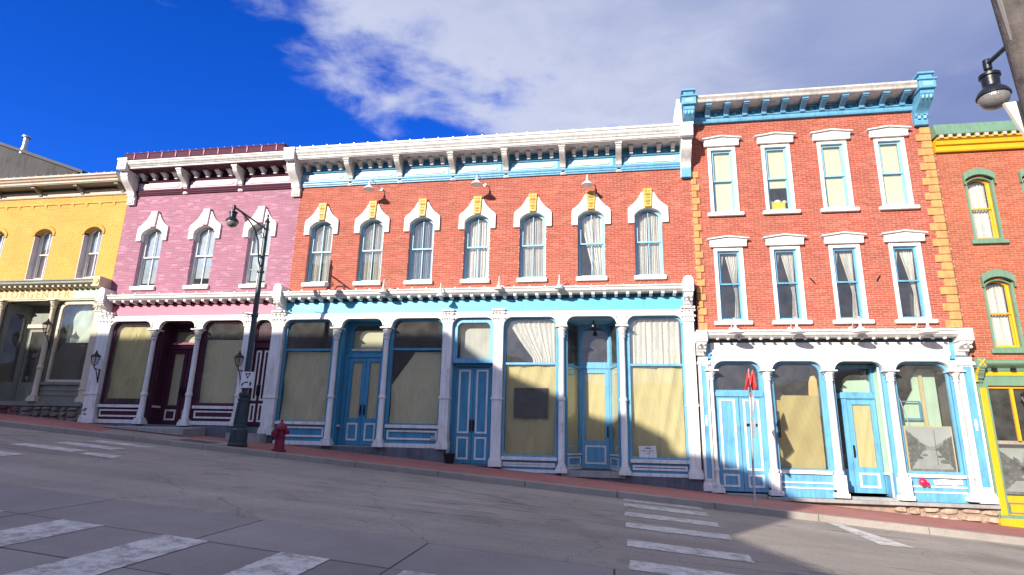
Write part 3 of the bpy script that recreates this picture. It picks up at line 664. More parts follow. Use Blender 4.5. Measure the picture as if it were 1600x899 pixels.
def paper_sheet(x0, x1, z0, z1, y, seed, cut=None, nx=34, nz=44, amp=.017):
    rnd = random.Random(seed); ph = [rnd.uniform(0, 6) for _ in range(8)]; m = MB(); vs = []
    for j in range(nz+1):
        for i in range(nx+1):
            u, v = i/nx, j/nz
            dy = amp*(math.sin(5*u+3*v+ph[0])*math.sin(7*v+ph[1])+.45*math.sin(11*u-9*v+ph[2])+.9*abs(math.sin(4*u+6*v+ph[3]))+.8*abs(math.sin(7*u-5*v+ph[4]))+.35*abs(math.sin(23*u+14*v+ph[5])))-amp
            vs.append((x0+(x1-x0)*u, y+.02+dy, z0+(z1-z0)*v))
    fs = []
    for j in range(nz):
        for i in range(nx):
            if cut and cut((i+.5)/nx, (j+.5)/nz): continue
            fs.append((j*(nx+1)+i, j*(nx+1)+i+1, (j+1)*(nx+1)+i+1, (j+1)*(nx+1)+i))
    return m.add(vs, fs)

def shop_window(parent, x0, x1, z0, z1, fmat, rail=None, r=.18, y=.07, fw=.055, paper=None, pmat=None, gmat=None, cut=None, lace=None, seed=1, halves=False):
    """fixed display window with round top corners; returns frame"""
    out = rounded(x0, x1, z0, z1, r) if r else rect(x0, x1, z0, z1)
    inn = rounded(x0+fw, x1-fw, z0+fw, z1-fw, max(r-fw*.4, .03)) if r else rect(x0+fw, x1-fw, z0+fw, z1-fw)
    w = MB().ring(out, inn, y-.04, y+.04).build('display_window', fmat, parent, bevel=.005, at=((x0+x1)/2, y, z0))
    # spandrel fill behind the round corners
    g = gmat or GLASSD; segs = [(z0+fw-.01, z1-fw+.01)]
    if rail:
        MB().box(x0+fw-.005, x1-fw+.005, y-.03, y+.03, rail-.03, rail+.03).build('transom_bar', fmat, w, bevel=.004)
        segs = [(z0+fw-.01, rail-.025), (rail+.025, z1-fw+.01)]
    for (a, b) in segs:
        if r and b > z1-r: p = rounded(x0+fw-.01, x1-fw+.01, a, b, max(r-fw*.4, .03))
        else: p = rect(x0+fw-.01, x1-fw+.01, a, b)
        MB().add([(x, y, z) for x, z in p], [tuple(range(len(p)))]).build('pane', g, w)
    if paper:
        if cut: paper_sheet(x0+fw+.005, x1-fw-.005, paper[0], paper[1], y+.06, seed, cut, 90, 110).build('paper', pmat or PAPER, w, smooth=True)
        else:
            xm = x0+(x1-x0)*random.Random(seed).uniform(.42, .60)
            paper_sheet(x0+fw+.005, xm+.06, paper[0], paper[1], y+.075, seed, None).build('paper', pmat or PAPER, w, smooth=True)
            paper_sheet(xm, x1-fw-.005, paper[0], paper[1]-.01, y+.055, seed+50, None).build('paper', pmat or PAPER, w, smooth=True)
    if lace:
        curtain_mesh(x0+fw+.01, x1-fw-.01, lace[0], lace[1], y+.12, lace[2], amp=.02, waves=9).build('lace_curtain', LACE, w, smooth=True)
    return w
def kick_panel(parent, x0, x1, z0, z1, field, trim, y=.02, n=1, sill=True, base=True):
    """panelled stall riser below a display window"""
    h = z1-z0; b = MB().box(x0, x1, y+.03, y+.12, z0, z1).build('stall_riser', field, parent, at=((x0+x1)/2, y, z0))
    t = MB()
    if base: t.box(x0-.0, x1+.0, y-.03, y+.029, z0, z0+.11*min(1, h/.55))
    if sill: t.box(x0-.0, x1+.0, y-.05, y+.10, z1-.085, z1-.001)
    w = (x1-x0)/n
    for i in range(n):
        a = x0+w*i+.05; c = x0+w*(i+1)-.05
        rring(t, a, c, z0+.17*h/.55+.02, z1-.085-.055, .05, y+.0, y+.029)
    t.build('trim', trim, b, bevel=.004)
    return b
def door_leaf(parent, x0, x1, z0, z1, y, mat, trim, glazed=True, paper=PAPER, handle=1, kick=.45, name='door', two=False):
    s = .115
    d = MB(); 
    if glazed: d.ring(rect(x0, x1, z0, z1), rect(x0+s, x1-s, z0+kick+.12, z1-s), y, y+.045)
    else: d.box(x0, x1, y+.006, y+.045, z0, z1)
    o = d.build(name, mat, parent, bevel=.004, at=((x0+x1)/2, y, z0))
    zg = z0+kick+.12
    if glazed:
        p = rect(x0+s-.01, x1-s+.01, zg-.01, z1-s+.01); MB().add([(a, y+.02, b) for a, b in p], [(0, 1, 2, 3)]).build('pane', GLASSD, o)
        paper_sheet(x0+s, x1-s, zg, z1-s, y+.03, int(x0*37) % 99, amp=.006).build('paper', paper, o, smooth=True)
    t = MB()
    rring(t, x0+.10, x1-.10, z0+.12, z0+kick-.01, .05, y-.016, y+.006)
    if not glazed: rring(t, x0+.10, x1-.10, zg, z1-.10, .05, y-.016, y+.006)
    t.build('panel_moulding', trim, o, bevel=.003)
    hx = x1-.05 if handle > 0 else x0+.05
    if handle: 
        hd = MB().box(hx-.022, hx+.022, y-.012, y, z0+.82, z0+1.12); hd.tube([(hx, y-.012, z0+.86), (hx, y-.05, z0+.89), (hx, y-.05, z0+1.02), (hx, y-.012, z0+1.06)], .010, 6)
        hd.build('handle', BRASS, o)
    return o
def door_frame(root, x0, x1, z0, zd, zt, y0, y1, w, mat, r=.18, back=None):
    """jambs, head and a round-cornered light above the door"""
    m = MB().box(x0, x0+w, y0, y1, z0, zd); m.box(x1-w, x1, y0, y1, z0, zd); m.box(x0, x1, y0-.004, y1, zd, zd+.10)
    m.ring(rect(x0, x1, zd+.10, zt), rect(x0+w+.03, x1-w-.03, zd+.17, zt-.09), y0+.03, y1) if r == 0 else None
    o = m.build('door_frame', mat, root, bevel=.004, at=((x0+x1)/2, y0, z0))
    if r:
        out = rounded(x0, x1, zd+.10, zt, .005); inn = rounded(x0+w+.04, x1-w-.04, zd+.18, zt-.10, r)
        MB().ring(out, inn, y0+.01, y1-.01).build('transom', mat, o)
    a, b, c, d = x0+w+.02, x1-w-.02, zd+.16, zt-.08
    MB().add([(a, y1-.04, c), (b, y1-.04, c), (b, y1-.04, d), (a, y1-.04, d)], [(0, 1, 2, 3)]).build('pane', GLASSD, o)
    if back: MB().box(a, b, y1+.06, y1+.07, c, c+(d-c)*back[1]).build('light_blind', back[0], o)
    return o
def shell(root, x0, x1, zlist, depth, roof, front=.34, roofmat=GREYST):
    """the body behind a facade: party walls, rear wall, floors and roof"""
    zb = zlist[0]
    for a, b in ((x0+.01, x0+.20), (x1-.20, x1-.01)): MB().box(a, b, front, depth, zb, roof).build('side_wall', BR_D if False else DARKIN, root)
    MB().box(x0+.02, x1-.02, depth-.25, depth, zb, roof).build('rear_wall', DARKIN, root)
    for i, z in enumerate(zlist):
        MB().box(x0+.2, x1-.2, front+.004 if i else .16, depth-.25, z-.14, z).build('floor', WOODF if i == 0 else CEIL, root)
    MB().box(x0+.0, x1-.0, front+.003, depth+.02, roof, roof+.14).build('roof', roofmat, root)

# ================================================================== two-storey pair: violet building and blue-trimmed red building
def upper_cornice(root, x0, x1, brk, fmat, pmat, umat, lmat, crown, bmat, ends, clips=True, mod=True, vs=1.0, soff=None):
    """frieze with panels and brackets below the crown; x0..x1 wall, brk bracket centres"""
    c = cornice_main(root, x0, x1, 8.28, crown, vs=vs)
    MB().box(x0+.003, x1-.003, -.56, -.03, 8.262, 8.2795).build('soffit', soff or WHITE2, c)
    fr = MB().box(x0+.001, x1-.001, -.035, .2, 7.70, 8.275).build('frieze', umat, c)
    MB().extx([(.1, 7.565), (-.045, 7.565), (-.05, 7.60), (-.075, 7.62), (-.075, 7.66), (-.10, 7.69), (-.10, 7.715), (-.03, 7.73), (.1, 7.73)], x0+.002, x1-.002).build('moulding', lmat, c)
    MB().extx([(.0, 8.01), (-.075, 8.01), (-.09, 8.03), (-.06, 8.055), (0, 8.055)], x0+.002, x1-.002).build('moulding', lmat, c)
    edges = [ends[0]]+list(brk)+[ends[1]]
    mo = MB().extx([(0, -.19), (-.10, -.19), (-.12, -.13), (-.20, -.09), (-.25, -.05), (-.25, .0), (0, .0)], -.05, .05)
    mo.box(-.065, .065, -.27, 0, -.05, -.001); mm = mo.mesh('modillion', bmat)
    for a, b in zip(edges[:-1], edges[1:]):
        p0, p1 = a+.16, b-.16
        if p1-p0 < .3: continue
        pn = MB(); e = .07; pn.prism([(p0, 7.755), (p0, 7.99), (p1, 7.99), (p1, 7.755)], -.05, -.03); o = pn.build('frieze_field', fmat, c)
        q = MB().prism([(p0+.10, 7.80+.05), (p0+.10+.06, 7.80), (p1-.10-.06, 7.80), (p1-.10, 7.85), (p1-.10, 7.90), (p1-.16, 7.95), (p0+.16, 7.95), (p0+.10, 7.90)], -.075, -.045)
        q.build('frieze_panel', pmat, c, bevel=.006)
        n = 4
        if mod:
            for i in range(n): put('modillion', mm, (p0+(p1-p0)*(i+.5)/n, -.035, 8.255), c)
    for x in brk:
        b = MB().extx(scroll_bracket(0, 7.55, 8.28, .50), x-.08, x+.08); b.box(x-.10, x+.10, -.53, -.001, 8.20, 8.279)
        b.box(x-.05, x+.05, -.075, -.02, 7.57, 7.80)
        b.build('bracket', bmat, c, bevel=.006, at=(x, 0, 7.55))
    return c
def end_bracket(parent, x, w, z0, z1, proj, mat, top=None, name='end_bracket'):
    b = MB().extx(scroll_bracket(0, z0, z1, proj, .09), x-w/2, x+w/2)
    b.box(x-w/2-.03, x+w/2+.03, -proj-.16, .02, z1-.02, z1+.36)
    b.box(x-w/2+.05, x+w/2-.05, -.125, -.05, z0+.05, z0+.32)
    b.box(x-.02, x+.02, -proj-.185, -proj-.15, z1+.06, z1+.28)
    b.box(x-w/2-.05, x+w/2+.05, -proj-.18, .02, z1+.30, z1+.375)
    o = b.build(name, mat, parent, bevel=.008, at=(x, 0, z0))
    s = MB()
    for sx in (-1, 1): s.sphere((x+sx*w*.22, -proj-.165, z1+.17), .055, 8, 5, (.7, .4, 1.5))
    s.build('rosette', mat, o, kind='stuff'); return o

# ---------------- violet building
V = thing('violet_building', 'violet painted brick two-storey shop building with white arched hoods and maroon shop front', 'building', (-12.7, 0, .25))
VW = (-14.62, -12.74, -10.83)
brick_wall(V, -15.79, -9.63, 4.10, 7.58, [(c-.38, c+.38, 4.40, 6.43) for c in VW], BR_V, MORT_V)
for i, c in enumerate(VW):
    add_window(V, c, .375, 4.47, 6.22, .20, y=.13, fmat=WHITE, curtain=None, fw=.05, shade=[4.62, 4.75, 4.62][i], lights=True, shmat=paint('pale_grey_blind', (.27, .315, .345), .8, .15, 2.5, 0, .3))
    ogee_hood(V, c, WHITE, PINKL, False); stone_sill(V, c, .43, 4.345, 4.462, WHITE)
vc = upper_cornice(V, -15.75, -9.66, (-13.67, -11.70), PINKL, WHITE, MAROON, MAROON, WHITE3, WHITE, (-15.58, -9.73), vs=.70, soff=MAROON)
end_bracket(vc, -15.60, .27, 7.24, 8.24, .56, WHITE)
cr_ = MB().extx([(.0, 8.55), (-.66, 8.50), (-.675, 8.51), (-.675, 8.735), (-.69, 8.745), (-.69, 8.775), (0, 8.90)], -15.58, -9.95).build('roof_crest', MAROON, V)
cl = MB().box(-.016, .016, -.70, -.67, 8.56, 8.745).mesh('crest_clip', PINK)
for i in range(11): put('crest_clip', cl, (-15.2+i*.5, 0, 0), cr_)
cb = MB().sphere((0, -.68, 8.79), .018, 6, 4).mesh('crest_bulb', PINKL)
for i in range(23): put('crest_bulb', cb, (-15.5+i*.25, 0, 0), cr_)
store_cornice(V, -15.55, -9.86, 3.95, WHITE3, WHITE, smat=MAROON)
MB().box(-15.80, -9.66, -.02, .2, 3.50, 4.10).build('fascia_band', PINK, V)
# scroll block ends of the shop cornice
def block_end(root, x, w, z0, z1, mat, round_top=False, proj=.44):
    b = MB().box(x-w/2, x+w/2, -proj, .02, z1-.30, z1)
    if round_top: b.lathe([(w/2, -proj+.002), (w/2, .018)], x, 0, 20, z1, 'y')
    b.extx(scroll_bracket(0, z0, z1-.30, proj-.04, .10), x-w/2+.02, x+w/2-.02)
    o = b.build('cornice_block', mat, root, bevel=.008, at=(x, 0, z0)); s = MB()
    s.lathe([(.085, -proj-.02), (.085, -proj+.004)], x, 0, 16, z1-.15, 'y'); s.sphere((x, -proj-.02, z1-.15), .045, 8, 5, (1, .5, 1))
    for k in range(4): s.sphere((x-.06+.12*(k % 2), -proj+.03-.07*(k//2)*0, z0+.16+.10*(k//2)), .035, 8, 5)
    s.build('rosette', mat, o, kind='stuff'); return o
block_end(V, -15.68, .26, 3.52, 4.22, WHITE, True)
bays = [(-15.43, -14.0), (-13.72, -12.5), (-12.24, -10.86), (-10.53, -9.96)]
arcade(V, bays, 3.34, 3.50, WHITE, r=.23)
pilaster(V, -15.88, -15.43, .25, 3.60, WHITE, ringz=1.12)
iron_column(V, -13.86, .25, 3.07, WHITE, ringz=1.12, capbot=2.78, jamb=MAROON); iron_column(V, -12.37, .23, 3.07, WHITE, ringz=1.12, capbot=2.78, jamb=MAROON)
MB().box(-13.98, -13.74, -.08, .04, 3.06, 3.36).build('column_block', WHITE, V); MB().box(-12.48, -12.26, -.08, .04, 3.06, 3.36).build('column_block', WHITE, V)
pilaster(V, -10.86, -10.53, .25, 3.55, WHITE, ringz=1.12)
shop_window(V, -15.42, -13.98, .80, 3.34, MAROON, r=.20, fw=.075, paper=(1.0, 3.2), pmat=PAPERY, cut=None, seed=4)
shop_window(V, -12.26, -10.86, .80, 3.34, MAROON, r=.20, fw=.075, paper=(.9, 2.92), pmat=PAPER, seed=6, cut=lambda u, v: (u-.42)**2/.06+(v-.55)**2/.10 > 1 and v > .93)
kick_panel(V, -15.43, -13.98, .26, .81, MAROON, WHITE); kick_panel(V, -12.24, -10.86, .26, .81, MAROON, WHITE)
# recessed entrance with double door
def recess(root, x0, x1, z0, z1, d, mat, trim, side_lo=None, ceil=None):
    for a, b in ((x0-.06, x0), (x1, x1+.06)): MB().box(a, b, .13, d, z0, z1).build('reveal', mat, root)
    MB().box(x0-.05, x1+.05, .10, d+.05, z1, z1+.06).build('reveal_ceiling', ceil or mat, root)
    MB().box(x0-.05, x1+.05, -.02, d+.05, z0-.16, z0).build('threshold', CONC, root)
    t = MB()
    for x, s in ((x0, 1), (x1, -1)):
        t.box(min(x, x+s*.02), max(x, x+s*.02), .14, .20, z0, z1); t.box(min(x, x+s*.03), max(x, x+s*.03), .2, d-.05, z0+.50, z0+.56)
    t.build('reveal_trim', trim, root)
recess(V, -13.78, -12.44, .25, 3.34, .62, MAROON, WHITE)
door_frame(V, -13.78, -12.44, .25, 2.55, 3.34, .55, .65, .08, MAROON, back=(SHADE, .75))
MB().box(-13.62, -12.60, .48, .545, 2.69, 2.76).build('transom_sill', PINK, V)
door_leaf(V, -13.69, -13.12, .27, 2.54, .57, MAROON, WHITE, handle=1); door_leaf(V, -13.10, -12.53, .27, 2.54, .57, MAROON, WHITE, handle=-1)
# narrow double door with white panels
MB().ring(rect(-10.55, -9.94, .25, 3.34), rect(-10.50, -9.99, .26, 2.52), .05, .14).build('door_frame', MAROON, V)
shop_window(V, -10.52, -9.97, 2.72, 3.34, MAROON, r=.16, fw=.05, y=.035, gmat=GLASSD, paper=(2.75, 3.3), pmat=SHADE, seed=8)
def slim_leaf(root, x0, x1, z0, z1, y, mat, trim, hside, split=.30):
    o = MB().box(x0, x1, y, y+.04, z0, z1).build('door', mat, root, bevel=.003, at=((x0+x1)/2, y, z0)); t = MB(); h = z1-z0; w = x1-x0; e = w*.16
    rring(t, x0+e, x1-e, z0+.10, z0+h*split-.05, min(.05, w*.2), y-.014, y-.0005); rring(t, x0+e, x1-e, z0+h*split+.04, z1-.06, min(.05, w*.2), y-.014, y-.0005)
    t.build('panel_moulding', trim, o, bevel=.003)
    hx = x1-.035 if hside > 0 else x0+.035
    if hside: MB().box(hx-.022, hx+.022, y-.03, y-.0005, z0+.85, z0+1.15).build('handle', BRASS, o)
slim_leaf(V, -10.495, -10.25, .28, 2.5, .09, MAROON, WHITE, 1); slim_leaf(V, -10.24, -9.995, .28, 2.5, .09, MAROON, WHITE, -1)
# foundation and entrance slab
f = MB().add([(-15.9, -.06, zs(-15.9, 0)-.1), (-9.6, -.06, zs(-9.6, 0)-.1), (-9.6, -.06, .245), (-15.9, -.06, .245), (-15.9, .3, zs(-15.9, 0)-.1), (-9.6, .3, zs(-9.6, 0)-.1), (-9.6, .3, .245), (-15.9, .3, .245)],
     [(0, 1, 2, 3), (4, 7, 6, 5), (3, 2, 6, 7), (1, 5, 6, 2), (0, 3, 7, 4)]).build('foundation', STUCCO, V)
st = MB().add([(-14.25, -.95, zs(-14.25, -.95)+.02), (-11.65, -1.0, zs(-11.65, -1)+.02), (-11.65, -1.0, .13), (-14.25, -.95, .15), (-14.25, -.05, .20), (-11.65, -.05, .19), (-11.65, -.05, -.2), (-14.25, -.05, 0)],
     [(0, 1, 2, 3), (3, 2, 5, 4), (1, 6, 5, 2), (0, 3, 4, 7)])
st.build('entrance_step', CONC, V)
MB().box(-10.75, -9.7, -.42, -.065, zs(-10, 0)-.15, .06).build('entrance_step', CONC, V)
shell(V, -15.8, -9.63, (.24, 4.05), 9, 8.2)

# ---------------- red building with blue shop front
B = thing('red_brick_building', 'wide red brick two-storey building with seven arched windows and blue and white shop front', 'building', (-3.75, 0, -.5))
BW = (-8.77, -7.135, -5.565, -3.885, -2.25, -.585, .99)
brick_wall(B, -9.63, 2.19, 4.10, 7.58, [(c-.38, c+.38, 4.40, 6.43) for c in BW], BR_R, MORT_R)
for i, c in enumerate(BW):
    add_window(B, c, .375, 4.47, 6.22, .20, y=.13, fmat=BLUEL, curtain=['split', 'split', 'split', 'full', 'split', 'swag', 'split'][i], fw=.05, lights=True, cmat=paint('grey_sheer', (.22, .26, .29), .9, .2, 20, .2, .3) if i == 2 else None)
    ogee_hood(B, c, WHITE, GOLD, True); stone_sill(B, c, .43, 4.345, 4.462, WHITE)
bc = upper_cornice(B, -9.60, 2.02, (-7.95, -6.35, -4.68, -3.06, -1.38, .22), BLUEL, WHITE, BLUED, BLUE, WHITE3, WHITE2, (-9.73, 2.08))
end_bracket(bc, -9.735, .28, 7.26, 8.24, .56, WHITE)
end_bracket(bc, 2.06, .28, 7.26, 8.24, .56, WHITE)
MB().box(1.93, 2.20, -.13, .01, 7.255, 7.62).build('bracket_foot', BLUE, bc, bevel=.01)
fl = MB().box(-.013, .013, -.715, -.62, 8.60, 8.635).mesh('flashing_clip', STEEL)
for i in range(26): put('flashing_clip', fl, (-9.4+i*.44, 0, 0), bc)
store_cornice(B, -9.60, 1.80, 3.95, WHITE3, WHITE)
block_end(B, -9.73, .26, 3.52, 4.22, WHITE, True); block_end(B, 1.93, .27, 3.52, 4.20, WHITE, True)
MB().box(-9.62, 2.06, -.02, .2, 3.50, 4.10).build('fascia_band', AQUA, B)
for x in (-9.30, -7.5, -5.9, -4.2, -2.5, -.8, .8): MB().box(x-.004, x+.004, -.024, -.019, 3.53, 3.93).build('band_seam', BLUED, B)
bays = [(-9.56, -8.04), (-7.76, -6.52), (-6.24, -4.73), (-4.46, -3.28), (-3.0, -1.54), (-1.27, .06), (.34, 1.77)]
arcade(B, bays, 3.34, 3.50, WHITE, r=.22)
pilaster(B, -9.96, -9.58, .02, 3.60, WHITE, ringz=1.08)
for cx, z0 in ((-7.90, -.22), (-6.38, -.22), (-1.405, -.74), (.20, -.74)):
    iron_column(B, cx, z0, 3.08, WHITE, ringz=1.12, capbot=2.76, jamb=BLUED); MB().box(cx-.12, cx+.12, -.08, .04, 3.07, 3.36).build('column_block', WHITE, B)
pilaster(B, -4.735, -4.455, -.24, 3.57, WHITE, ringz=1.12); pilaster(B, -3.285, -3.0, -.64, 3.57, WHITE, ringz=1.12)
pilaster(B, 1.775, 2.065, -.78, 3.57, WHITE, ringz=1.0, flute=True)
# window A and C
shop_window(B, -9.57, -8.02, .38, 3.34, BLUED, rail=2.46, r=.18, fw=.06, paper=(.44, 2.42), seed=11)
shop_window(B, -6.27, -4.72, .35, 3.34, BLUED, rail=2.47, r=.18, fw=.06, paper=(.42, 2.40), seed=12, cut=lambda u, v: v > .52 and (v-.52)/.48 > u/.46+.02)
kick_panel(B, -9.56, -8.02, -.22, .42, BLUED, WHITE); kick_panel(B, -6.26, -4.73, -.22, .38, BLUED, WHITE)
MB().box(-4.93, -4.83, -.04, .02, .02, .10).build('vent', STEEL, B)
# recessed double door, bay B
recess(B, -7.80, -6.48, -.20, 3.34, .5, BLUED, WHITE)
door_frame(B, -7.80, -6.48, -.20, 2.28, 3.34, .40, .52, .12, BLUED, back=(SHADE, .8))
MB().box(-7.60, -6.68, .36, .42, 2.47, 2.53).build('transom_sill', WHITE2, B)
door_leaf(B, -7.67, -7.145, -.19, 2.27, .42, BLUED, WHITE, handle=1, kick=.62); door_leaf(B, -7.135, -6.61, -.19, 2.27, .42, BLUED, WHITE, handle=-1, kick=.62)
# bay D: transom over panelled double door
shop_window(B, -4.46, -3.27, 2.08, 3.34, BLUE, r=.20, fw=.13, y=.06, gmat=GLASSD)
MB().box(-4.30, -3.40, .30, .34, 2.22, 3.3).build('transom_backing', CEIL, B)
recess(B, -4.44, -3.30, -.62, 2.08, .34, BLUED, BLUED)
MB().ring(rect(-4.44, -3.30, -.61, 2.08), rect(-4.37, -3.37, -.60, 2.0), .22, .34).build('door_frame', BLUED, B)
slim_leaf(B, -4.365, -3.875, -.59, 1.98, .24, BLUED, WHITE, 1, .29); slim_leaf(B, -3.865, -3.375, -.59, 1.98, .24, BLUED, WHITE, -1, .29)
# windows E and G with lace above kraft paper
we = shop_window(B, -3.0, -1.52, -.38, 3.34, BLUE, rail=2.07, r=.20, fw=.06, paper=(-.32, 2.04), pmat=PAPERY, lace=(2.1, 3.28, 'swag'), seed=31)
MB().box(-2.70, -1.78, .095, .105, .62, 1.42).build('poster', paint('dark_photo_print', (.02, .022, .028), .3, .5, 5, 0, .6), we)
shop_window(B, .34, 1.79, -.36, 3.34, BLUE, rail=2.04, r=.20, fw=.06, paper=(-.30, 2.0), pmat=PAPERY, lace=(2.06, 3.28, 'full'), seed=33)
kick_panel(B, -3.0, -1.52, -.76, -.37, BLUED, WHITE); kick_panel(B, .34, 1.79, -.76, -.35, BLUED, WHITE)
# bay F: splayed entrance
def splay(xa, ya, xb, yb, z0, z1, railz, kickz):
    """glazed side of a recessed entrance, from the column to the door frame"""
    d = Vector((xb-xa, yb-ya, 0)); L = d.length; ang = math.atan2(d.y, d.x)
    holder = MB(); 
    def loc(m):
        out = []
        for x, y, z in m.v:
            out.append((xa+x*math.cos(ang)-y*math.sin(ang), ya+x*math.sin(ang)+y*math.cos(ang), z))
        m.v = out; return m
    fr = MB().ring(rect(0, L, z0, z1), rect(.06, L-.06, kickz+.06, z1-.06), -.03, .03); fr.box(.06, L-.06, -.025, .025, railz-.03, railz+.03)
    w = loc(fr).build('side_light', BLUE, B, at=(xa, ya, z0))
    loc(MB().add([(.05, 0, kickz+.05), (L-.05, 0, kickz+.05), (L-.05, 0, z1-.05), (.05, 0, z1-.05)], [(0, 1, 2, 3)])).build('pane', GLASSD, w)
    s = 1 if xb > xa else -1
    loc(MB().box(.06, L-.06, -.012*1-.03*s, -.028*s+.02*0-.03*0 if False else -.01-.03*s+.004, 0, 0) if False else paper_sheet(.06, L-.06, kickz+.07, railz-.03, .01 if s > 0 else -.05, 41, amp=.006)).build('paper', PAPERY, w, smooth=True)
    t = rring(MB(), .06, L-.06, z0+.08, kickz-.04, .04, -.05 if s > 0 else .031, -.031 if s > 0 else .05); t.box(0, L, -.05, .05, z0, z0+.07); t.box(0, L, -.06, .06, kickz, kickz+.05)
    loc(t).build('trim', WHITE, w)
splay(-1.30, .10, -.98, .92, -.66, 3.30, 2.06, -.30); splay(.10, .10, -.14, .92, -.66, 3.30, 2.06, -.30)
MB().box(-1.36, .16, .08, 1.05, 3.30, 3.36).build('reveal_ceiling', BLUEL, B)
MB().extz([(-1.40, -.10), (.20, -.10), (.16, .10), (-.12, 1.0), (-1.0, 1.0), (-1.36, .10)], -.82, -.67).build('threshold', CONC, B)
door_frame(B, -1.02, -.10, -.66, 2.04, 3.30, .90, 1.0, .07, BLUE, r=.26)
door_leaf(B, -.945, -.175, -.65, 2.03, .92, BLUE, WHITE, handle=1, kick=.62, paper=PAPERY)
lt = MB().lathe([(.02, 3.30), (.02, 3.22), (.06, 3.2), (.07, 3.12), (.03, 3.08)], -.56, .35, 10); tag(lt.build('porch_lamp', IRON), 'small dark lamp hanging in the ceiling of the splayed blue entrance', 'lamp')
# foundations
def wedge(root, x0, x1, zt, y0=-.05, mat=STUCCO, name='foundation'):
    return MB().add([(x0, y0, zs(x0, 0)-.12), (x1, y0, zs(x1, 0)-.12), (x1, y0, zt), (x0, y0, zt), (x0, .3, zs(x0, 0)-.12), (x1, .3, zs(x1, 0)-.12), (x1, .3, zt), (x0, .3, zt)],
        [(0, 1, 2, 3), (3, 2, 6, 7), (1, 5, 6, 2), (0, 3, 7, 4), (4, 7, 6, 5)]).build(name, mat, root)
wedge(B, -9.6, -4.44, -.225); wedge(B, -4.44, -3.30, -.625, -.02); wedge(B, -3.30, 2.07, -.765)
MB().box(-4.46, -4.43, -.10, .2, -.75, -.22).build('foundation_edge', WHITE, B)
shell(B, -9.63, 2.19, (-.66, 3.98), 9, 8.2)

# ================================================================== three-storey red building
T = thing('three_storey_building', 'three-storey red brick building with sandstone quoins, pedimented windows and bright blue cornice', 'building', (5.3, 0, -1.1))
TX = (3.055, 4.485, 5.935, 7.37)
ops = []
for c in TX: ops += [(c-.36, c+.36, 3.17, 5.17), (c-.36, c+.36, 6.17, 8.14)]
brick_wall(T, 2.19, 8.40, 2.84, 8.95, ops, BR_R, MORT_R)
def pediment(root, c, z0):
    p = [(c-.47, z0), (c-.47, z0+.155), (c-.52, z0+.175), (c-.52, z0+.215), (c, z0+.285), (c+.52, z0+.215), (c+.52, z0+.175), (c+.47, z0+.155), (c+.47, z0)]
    m = MB().prism(p, -.09, .05); m.prism([(c-.54, z0+.19), (c-.54, z0+.225), (c, z0+.30), (c+.54, z0+.225), (c+.54, z0+.19), (c, z0+.262)], -.15, .05)
    o = m.build('window_hood', WHITE, root, bevel=.006, at=(c, 0, z0))
    d = MB()
    for i in range(9):
        x = c-.36+.09*i; d.sphere((x, -.092, z0+.08+.018*math.sin(i*2.1)), .022, 6, 4, (1.4, .35, .7))
    d.build('carving', WHITE, o, kind='stuff'); return o
for r_, (zb, zt) in enumerate(((3.18, 5.17), (6.19, 8.14))):
    for i, c in enumerate(TX):
        fr = MB().ring(rect(c-.375, c+.375, zb-.0, zt), rect(c-.285, c+.285, zb+.03, zt-.075), -.035, .12).build('window_casing', WHITE, T, bevel=.006, at=(c, 0, zb))
        add_window(T, c, .29, zb+.02, zt-.06, 0, y=.05, fmat=BLUEL, smat=BLUE if r_ == 0 else BLUEL, mull=False, curtain='tied' if r_ == 0 else None, fw=.035, shade=None if r_ == 0 else (6.9 if i == 1 else 6.28), rail=4.185 if r_ == 0 else 7.15)
        pediment(T, c, zt+.03)
        stone_sill(T, c, .475, zb-.105, zb-.008, WHITE, -.10)
# things on the second window sill
bx = MB(); rring(bx, 4.26, 4.66, 6.30, 6.52, .02, .19, .45); bx.box(4.27, 4.65, .20, .44, 6.295, 6.33); bx.box(4.28, 4.64, .195, .205, 6.32, 6.50)
tag(bx.build('plastic_crate', PLASTIC), 'yellow plastic crate behind the second top-floor window of the tall brick building', 'crate')
for x, w, l in ((4.32, .08, 'left-hand crumpled white bundle on the yellow crate in the top-floor window'), (4.50, .10, 'large crumpled white bundle on the middle of the yellow crate in the top-floor window'), (4.68, .07, 'small crumpled white bundle right of the yellow crate in the top-floor window')):
    tag(MB().sphere((x, .30, 6.55), w, 10, 6, (1, .7, .8)).build('paper_bundle', WHITE2, smooth=True), l, 'bundle', 'bundles in the top-floor window')
# quoins
qs = []
def quoins(x0, dirn, wl, ws, z0, z1, h=.195):
    n = int(round((z1-z0)/h)); hh = (z1-z0)/n
    for i in range(n):
        w = wl if i % 2 == 0 else ws; a, b = (x0, x0+w) if dirn > 0 else (x0-w, x0)
        MB().box(a, b, -.035-random.uniform(0, .006), .03, z0+i*hh+.006, z0+(i+1)*hh-.006).build('quoin', QUOIN, T, bevel=.012, at=((a+b)/2, 0, z0+i*hh))
quoins(2.20, 1, .21, .13, 2.95, 7.45); quoins(8.40, -1, .37, .25, 2.95, 8.42, .21)
